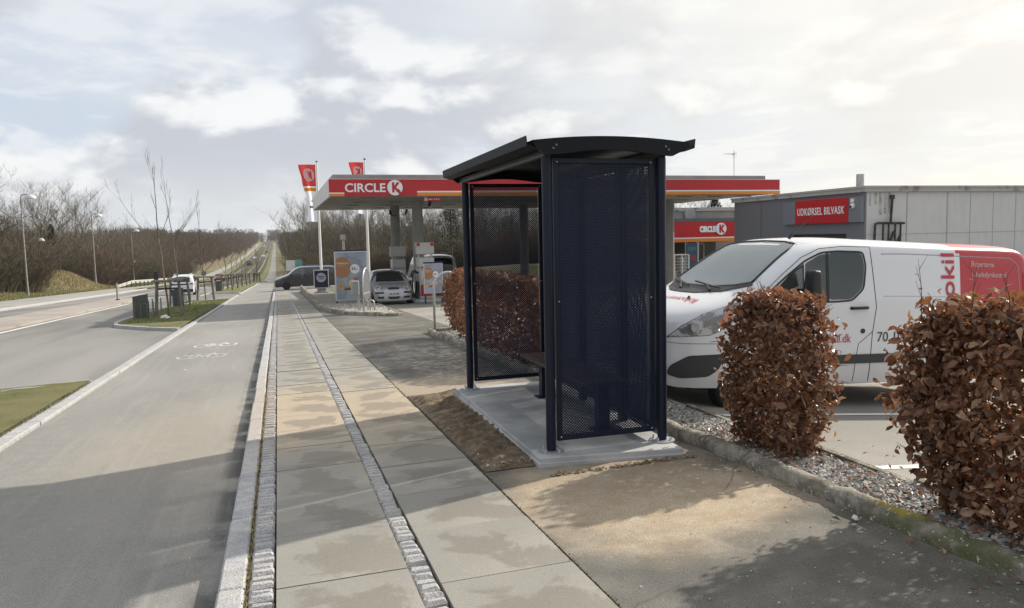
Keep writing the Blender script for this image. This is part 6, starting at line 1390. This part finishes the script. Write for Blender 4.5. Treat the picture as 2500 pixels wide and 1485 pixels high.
# bicycle racks with green end panels
M_GREENP = mat('green_mesh', (.055, .066, .056), .5, metal=.2, col2=(.09, .10, .088), scale=20); M_RACK = mat('rack_grey', (.16, .17, .16), .6)
def rack(x, y, label, w=.55, h=.92, ln=3.2):
    t = thing('bicycle_rack', label, 'bicycle rack', (x, y, zg(x, y)-.02), 0, 'low racks on the grass islands')
    mb = MB(); q = [(0, 0), (w, 0), (w, h*1.0), (w*.5, h*.97), (0, h*.90)]; mb.prism(q, (0, 0, .02), (1, 0, 0), (0, 0, 1), (0, 1, 0), .02); p = mb.build('end_panel', M_GREENP, t)
    mb = MB()
    for a in (.06, w*.5, w-.05): mb.tube([(a, -.02, 0), (a, -.02, h*.62)], .015, 6)
    mb.tube([(w*.5, -.02, h*.6), (w-.05, -.02, h*.62)], .012, 5); mb.build('stay', M_RACK, p)
    for k in range(6): mb = MB(); mb.tube([(w*.5+.25*(k % 2), .8+k*ln/6, 0), (w*.5+.25*(k % 2), .8+k*ln/6, .55)], .028, 7); mb.build('post', M_RACK, t)
    mb = MB(); mb.tube([(w*.5, .8, .06), (w*.5, .8+ln*.84, .06)], .02, 5); mb.build('ground_rail', M_RACK, t); return t
rack(-5.38, 32.2, 'low rack with a dark green end panel at the front of the first grass island'); rack(-5.25, 42.6, 'second low rack with a green end panel, between the first two stake frames'); rack(-5.3, 72, 'low rack with green end panel at the front of the farther grass island', .45)
t = thing('litter', 'crumpled white plastic bag lying on the grass island', 'litter', (-4.1, 30.9, zg(-4, 31)+.03)); mb = MB(); rr = random.Random(5)
vs = []; 
for j in range(7):
    for k in range(12): a = 2*pi*k/12; th = pi/2*j/6; vs.append((.17*cos(a)*cos(th)*rr.uniform(.75, 1.2), .10*sin(a)*cos(th)*rr.uniform(.75, 1.2), .12*sin(th)*rr.uniform(.7, 1.15)))
mb.add(vs, [(j*12+k, j*12+(k+1) % 12, (j+1)*12+(k+1) % 12, (j+1)*12+k) for j in range(6) for k in range(12)]); mb.build('plastic_bag', M_WHITE, t)
# hoarding far down the right side
t = thing('site_sign', 'white and turquoise hoarding propped with timber beyond the grey van', 'hoarding', (1.25, 116, zg(1.3, 116)+.35)); mb = MB(); mb.b2((0, 0, .1), (1.25, .06, 2.7)); mb.build('white_board', M_WHITE, t)
mb = MB(); mb.b2((1.26, -.02, .0), (2.30, .06, 2.75)); tq = mb.build('turquoise_board', mat('turquoise', (.14, .42, .40), .5), t); mb = MB()
for k in range(6): mb.b2((1.5, -.03, .8+k*.26), (2.1, -.02, .84+k*.26))
mb.build('print', mat('print_dark', (.06, .2, .2), .5), tq); mb = MB(); mb.b2((.05, -.012, .15), (1.2, 0, 1.15)); mb.build('house_picture', mat('picture', (.30, .26, .16), .5, col2=(.10, .10, .10), scale=3), t); mb = MB(); mb.tube([(2.3, .1, 1.9), (3.3, .4, .2)], .05, 5); mb.tube([(0.02, .1, -.3), (.02, .1, 2.6)], .05, 5); mb.tube([(3.55, .1, -.2), (3.55, .1, 1.3)], .05, 5); mb.build('prop', mat('raw_timber', (.45, .40, .30), .8), t)
# ------------------------------------------------------------------ woods
def twigmat(name, c1, c2):
    m = bpy.data.materials.new(name); m.use_nodes = True; t = m.node_tree; p = t.nodes['Principled BSDF']; p.inputs['Roughness'].default_value = .9; p.inputs['Specular IOR Level'].default_value = .1
    oi = t.nodes.new('ShaderNodeObjectInfo'); mx = t.nodes.new('ShaderNodeMix'); mx.data_type = 'RGBA'; t.links.new(oi.outputs['Random'], mx.inputs[0]); mx.inputs[6].default_value = (*c1, 1); mx.inputs[7].default_value = (*c2, 1); t.links.new(mx.outputs[2], p.inputs['Base Color']); return m
M_WT = twigmat('wood_twigs', (.195, .160, .120), (.125, .118, .085)); M_WTR = twigmat('thicket_twigs', (.165, .122, .092), (.105, .098, .068)); M_TRK = mat('wood_trunk', (.10, .085, .065), .95)
def proto_tree(seed, h, crown0=.22, spread=.55, n1=9, kids=(4, 6), w=.034, upb=.28, oval=1.):
    rr = random.Random(seed); tk = MB(); cr = MB(); top = Vector((rr.gauss(0, .3), rr.gauss(0, .3), h*.72)); tp = [Vector((0, 0, -.3)), Vector((rr.gauss(0, .1), rr.gauss(0, .1), h*.3)), top]
    tk.tube(tp, [.20*h/10, .15*h/10, .06*h/10], 7, cap=False)
    def strip(p, q, w0, w1):
        d = (q-p); s = d.cross(Vector((rr.gauss(0, 1), rr.gauss(0, 1), rr.gauss(0, 1)))); 
        if s.length < 1e-5: return
        s.normalize(); cr.add([p-s*w0/2, p+s*w0/2, q+s*w1/2, q-s*w1/2], [(0, 1, 2, 3)])
    def rec(p, d, ln, wd, dep):
        n = 3; c = p; dd = d; pts = [p]
        for i in range(n): dd = (dd+Vector((rr.gauss(0, .14), rr.gauss(0, .14), rr.gauss(.05, .09)))).normalized(); e = c+dd*ln/n; strip(c, e, wd*(1-i/n*.5), wd*(1-(i+1)/n*.5)); pts.append(e); c = e
        if dep == 0: return
        for k in range(rr.randint(*kids)):
            t = rr.uniform(.2, 1); i = min(n-1, int(t*n)); q = pts[i]+(pts[i+1]-pts[i])*(t*n-i); side = Vector((rr.gauss(0, 1), rr.gauss(0, 1), rr.gauss(0, .6))).normalized()
            rec(q, (dd*.55+side*spread+Vector((0, 0, upb))).normalized(), ln*rr.uniform(.42, .66), max(.016, wd*.5), dep-1)
    for k in range(n1):
        t = crown0+(1-crown0)*(k+.5)/n1; a = k*2.4+rr.uniform(-.4, .4); p = tp[0].lerp(tp[1], t*2) if t < .5 else tp[1].lerp(tp[2], t*2-1); up_ = .35+1.0*t
        rec(p, Vector((cos(a), sin(a), up_)).normalized(), h*(.50-.14*t)*oval, w*3.2*(1-.5*t), 3)
    return tk, cr
kinds = []
for i, (h, c0, sp, n1, up_, ov) in enumerate(((12, .25, .55, 10, .25, 1.), (11, .15, .65, 11, .18, 1.1), (13, .35, .40, 9, .45, .8), (10, .1, .6, 11, .3, 1.), (11, .22, .62, 15, .22, 1.15))):
    tk, cr = proto_tree(100+i, h, c0, sp, n1, (5, 6) if i < 4 else (6, 6), .042 if i < 4 else .062, up_, ov)
    r_ = thing('bare_tree', 'x', 'tree', (0, 0, 0)); tk.build('trunk', M_TRK, r_, smooth=True, fix=False); cr.build('crown', M_WT, r_, fix=False); kinds.append((r_, kidmap(r_), h))
def thicket(seed, n, h, rad):
    """a multi-stemmed shrub: many thin rising stems with side twigs"""
    rr = random.Random(seed); mb = MB()
    for k in range(n):
        a, q = rr.uniform(0, 6.28), rad*sqrt(rr.random()); p = Vector((q*cos(a), q*sin(a), -.3)); d = Vector((cos(a)*.35*q/rad+rr.gauss(0, .18), sin(a)*.35*q/rad+rr.gauss(0, .18), 1)).normalized(); ln = h*rr.uniform(.6, 1.05); c = p; wd = .05
        for i in range(4):
            e = c+d*ln/4; s = Vector((rr.gauss(0, 1), rr.gauss(0, 1), .1)).normalized()*wd/2; mb.add([c-s, c+s, e+s*.7, e-s*.7], [(0, 1, 2, 3)]); wd *= .72
            for j in range(4 if i else 2):
                b = c.lerp(e, rr.random()); g_ = (d+Vector((rr.gauss(0, .6), rr.gauss(0, .6), rr.gauss(.1, .3)))).normalized(); f = b+g_*ln*rr.uniform(.12, .28); s2 = Vector((rr.gauss(0, 1), rr.gauss(0, 1), rr.gauss(0, 1))).normalized()*.012; mb.add([b-s2, b+s2, f+s2*.5, f-s2*.5], [(0, 1, 2, 3)])
                for _ in range(2): b2_ = b.lerp(f, rr.uniform(.3, 1)); f2_ = b2_+(g_+Vector((rr.gauss(0, .6), rr.gauss(0, .6), rr.gauss(.1, .4))))*ln*.09; mb.add([b2_-s2*.6, b2_+s2*.6, f2_+s2*.3], [(0, 1, 2)])
            c = e; d = (d+Vector((rr.gauss(0, .22)+p.x*.06, rr.gauss(0, .22)+p.y*.06, -.06))).normalized()
    return mb
tks = []
for i, (h, rad) in enumerate(((4.6, 2.2), (3.8, 2.6), (5.6, 2.0))):
    o = thicket(200+i, 210, h, rad).build('thicket', M_WTR, fix=False); tag(o, 'x', 'shrub', 'brown thicket shrubs along the wood edges'); tks.append(o)
def put_tree(k, x, y, s, label, group, sx=None):
    r_, km, h = kinds[k]; c = copy_tree(r_, km, label, (x, y, zt(x, y)-.1), R.uniform(0, 6.28), (sx or s, sx or s, s)); c['group'] = group; return c
def put_thicket(k, x, y, s, label, group): c = tks[k].copy(); COL.objects.link(c); c['label'] = label; c['group'] = group; c.location = (x, y, zt(x, y)-.1); c.rotation_euler = (0, 0, R.uniform(0, 6.28)); c.scale = (s*R.uniform(.9, 1.3), s*R.uniform(.9, 1.3), s*R.uniform(.8, 1.2)); return c
GL, LL = 'bare trees of the left wood', 'bare brown tree in the wood beyond the far verge, left of the road'
GRr, LR = 'bare trees of the right wood', 'bare brown tree in the wood right of the road, beyond the fuel station'
SL, SLL = 'brown shrubs of the left wood edge', 'dense brown shrub at the foot of the wood beyond the far verge'
SR, SRL = 'brown shrubs of the right wood edge', 'dense brown shrub at the foot of the wood beyond the fuel station'
# left wood
y = 60
while y < 250:
    st_ = 3.6 if y < 150 else 6
    for row in range(3 if y < 160 else 2):
        x = -30-row*7-R.uniform(0, 5)+(2 if y > 150 else 0); s = R.uniform(.52, .74)*(1. if y < 150 else 1.25)
        if R.random() < .85: put_tree(R.randrange(4), x, y+R.uniform(-2, 2), s, LL, GL)
    y += st_
y = 58
while y < 250:
    st_ = 2.4 if y < 150 else 5
    for row in range(3 if y < 160 else 2):
        x = -25.6-row*3.6-R.uniform(0, 3)+(.5 if y > 150 else 0)
        if 98 < y < 119 and x > -30: x -= 5.5
        put_thicket(R.randrange(3), x, y+R.uniform(-2, 2), R.uniform(.75, 1.1), SLL, SL)
    y += st_
for (x, y, k, s, lb) in ((-29.8, 114, 4, .98, 'tall round-crowned bare tree standing above the left wood, nearest of the two'), (-30, 134, 4, 1.1, 'second tall round-crowned bare tree standing above the left wood'), (-25.8, 107, 2, .40, 'small crooked tree growing on the dry grass mound'), (-34.5, 103, 4, 1.12, 'large bare tree reaching in at the left edge of the photograph')):
    c = put_tree(k, x, y, s, lb, GL); c['label'] = lb
# right wood, behind the station
for i in range(78):
    a = i/78; x = 5+a*56; y0 = 118-8*sm(6, 30, x)+R.uniform(0, 20)
    put_tree(R.randrange(4), x+R.uniform(-1, 1), y0, R.uniform(.72, .92), LR, GRr)
y = 140
while y < 250:
    for row in range(2): put_tree(R.randrange(4), 9+row*8+R.uniform(0, 4), y, R.uniform(.85, 1.1), LR, GRr)
    y += 7
for i in range(46): x = 7+i*1.2; put_thicket(R.randrange(3), x, 108-7*sm(8, 28, x)+R.uniform(-2.5, 5), R.uniform(.8, 1.1), SRL, SR)
y = 118
while y < 250: put_thicket(R.randrange(3), 7.0+R.uniform(0, 3), y, R.uniform(.9, 1.25), SRL, SR); y += 5
c = put_tree(4, 6.0, 163, 1.25, 'tall fan-crowned bare tree at the near end of the right wood', GRr)
# the wood farther up the hill reads as one mass
def far_wood(name, label, spots):
    rr = random.Random(77); mb = MB()
    for x, y, h in spots:
        z = zt(x, y)-.3; rad = h*rr.uniform(.26, .38); wd = .045+y*.00016
        mb.add([(x-wd*1.5, y, z), (x+wd*1.5, y, z), (x+wd, y, z+h*.7), (x-wd, y, z+h*.7)], [(0, 1, 2, 3)])
        for i in range(230 if y < 450 else 130):
            t = rr.random(); a = rr.uniform(0, 6.28); q = rad*sqrt(rr.random())*sin(pi*min(1, .12+t*.80))**.6; p = Vector((x+q*cos(a), y+q*sin(a), z+h*(.08+.86*t))); d = Vector((cos(a)*q/rad*.8+rr.gauss(0, .25), sin(a)*q/rad*.8+rr.gauss(0, .25), 1+rr.gauss(0, .2))).normalized(); ln = h*rr.uniform(.07, .17); s_ = Vector((1, rr.uniform(-.4, .4), 0))*wd*rr.uniform(.5, 1.1)
            mb.add([p-s_, p+s_, p+d*ln+s_*.3, p+d*ln-s_*.3], [(0, 1, 2, 3)], 0 if rr.random() < .6 else 1)
    return tag(mb.build(name, [M_WT, M_WTR], fix=False), label, 'wood', kind='stuff')
sp_l = []; sp_r = []; y = 245
while y < 1000:
    for row in range(4):
        sp_l.append((-26-row*6-R.uniform(0, 5)+(5 if y > 500 else 0), y+R.uniform(-4, 4), R.uniform(8, 13)))
        sp_r.append((7-(3 if y > 300 else 0)+row*6+R.uniform(0, 5), y+R.uniform(-4, 4), R.uniform(8, 13)))
    y += 7 if y < 450 else 13
far_wood('far_wood', 'bare brown wood up the hill on the left of the road', sp_l); far_wood('far_wood', 'bare brown wood up the hill on the right of the road', sp_r)
far_wood('far_wood', 'wood along the skyline across the top of the hill', [(R.uniform(-230, 200), 1000+R.uniform(0, 150), R.uniform(9, 17)) for _ in range(210)] + [(-60-R.random()*200, R.uniform(300, 900), R.uniform(10, 14)) for _ in range(160)])
# crest trees
for i in range(7): put_tree(R.randrange(4), 42+i*4+R.uniform(-1, 1), 76+R.uniform(0, 14), R.uniform(.55, .68), 'bare tree rising behind the shop and car wash', 'bare trees behind the shop')
for r_, km, h in kinds:
    for o in r_.children_recursive: bpy.data.objects.remove(o)
    bpy.data.objects.remove(r_)
for o in tks: bpy.data.objects.remove(o)
# conifers
M_CON = twigmat('conifer_needles', (.020, .030, .016), (.028, .038, .020))
def conifer(x, y, h, rad, seed, label, zb=0):
    rr = random.Random(seed); t = thing('conifer', label, 'conifer', (x, y, zt(x, y)+zb), 0, 'dark conifers'); mb = MB(); mb.tube([(0, 0, -.3), (0, 0, h)], [.2, .03], 6); mb.build('trunk', M_TRK, t); mb = MB()
    for i in range(5200):
        v = rr.random()**.8; z = h*(.08+.92*v); r = rad*(1-v)**.75*rr.uniform(.35, 1.08)*(1+.22*sin(z*5+seed)); a = rr.uniform(0, 6.28); p = Vector((r*cos(a), r*sin(a), z-r*.15)); d = Vector((cos(a)+rr.gauss(0, .4), sin(a)+rr.gauss(0, .4), rr.gauss(.15, .4))).normalized(); s = d.cross(Vector((0, 0, 1))).normalized()*rr.uniform(.04, .10); ln = rr.uniform(.15, .38); mb.add([p-s, p+s, p+d*ln], [(0, 1, 2)])
    mb.build('crown', M_CON, t, fix=False)
conifer(-31.0, 101.5, 9.8, 2.6, 1, 'dark conifer at the left edge of the photograph'); conifer(-29.2, 118, 7.9, 1.9, 2, 'dark evergreen rising among the bare trees of the left wood')
conifer(21.5, 96, 9.9, 2.9, 3, 'dark pine standing above the wood, left of the bus shelter'); conifer(46.2, 74, 9.2, 1.9, 4, 'dark conifer top rising behind the car wash')

# ------------------------------------------------------------------ air
mb = MB(); mb.b2((-900, -300, -14), (900, 1650, 45)); hz = mb.build('haze', bpy.data.materials.new('haze')); hz['kind'] = 'stuff'; hz['label'] = 'thin even haze in the air along the road'; m = hz.data.materials[0]; m.use_nodes = True; t = m.node_tree; t.nodes.clear()
vn = t.nodes.new('ShaderNodeVolumePrincipled'); vn.inputs['Color'].default_value = (.80, .86, .95, 1); vn.inputs['Density'].default_value = .00013; vn.inputs['Anisotropy'].default_value = .0
t.links.new(vn.outputs[0], t.nodes.new('ShaderNodeOutputMaterial').inputs['Volume'])

def leaf_litter(name, label, n, fx, dz):
    V_ = []; F_ = []; T_ = []
    for i in range(n):
        x, y = fx(); z = zg(x, y)+dz+R.uniform(.0, .012); s_ = R.uniform(.014, .030); q = R.uniform(0, 6.28); d = Vector((cos(q), sin(q), R.gauss(0, .25))); w_ = Vector((-sin(q), cos(q), R.gauss(0, .3)))*.6; p = Vector((x, y, z)); b = len(V_)
        V_ += [p-d*s_, p+w_*s_*.8+Vector((0, 0, s_*.3)), p+d*s_, p-w_*s_*.8+Vector((0, 0, s_*.3)), p]; F_ += [(b, b+1, b+4), (b+1, b+2, b+4), (b+2, b+3, b+4), (b+3, b, b+4)]; T_ += [min(1, max(0, R.gauss(.55, .3)))]*5
    me = bpy.data.meshes.new(name); me.from_pydata(V_, [], F_); me.materials.append(M_LEAF); at_ = me.attributes.new('tint', 'FLOAT', 'POINT'); at_.data.foreach_set('value', T_); o = bpy.data.objects.new(name, me); COL.objects.link(o); tag(o, label, 'leaf litter', kind='stuff')
leaf_litter('leaf_litter', 'fallen beech leaves lying on the gravel round the near hedges', 520, lambda: (R.uniform(3.45, 4.0), R.choice((R.gauss(5.2, .5), R.gauss(3.2, .8)))), .03)
leaf_litter('leaf_litter', 'a few fallen leaves blown against the mossy kerb and onto the parking bay', 90, lambda: (R.choice((R.gauss(3.22, .09), R.uniform(4.1, 5.0))), R.uniform(2.2, 6.5)), .006)
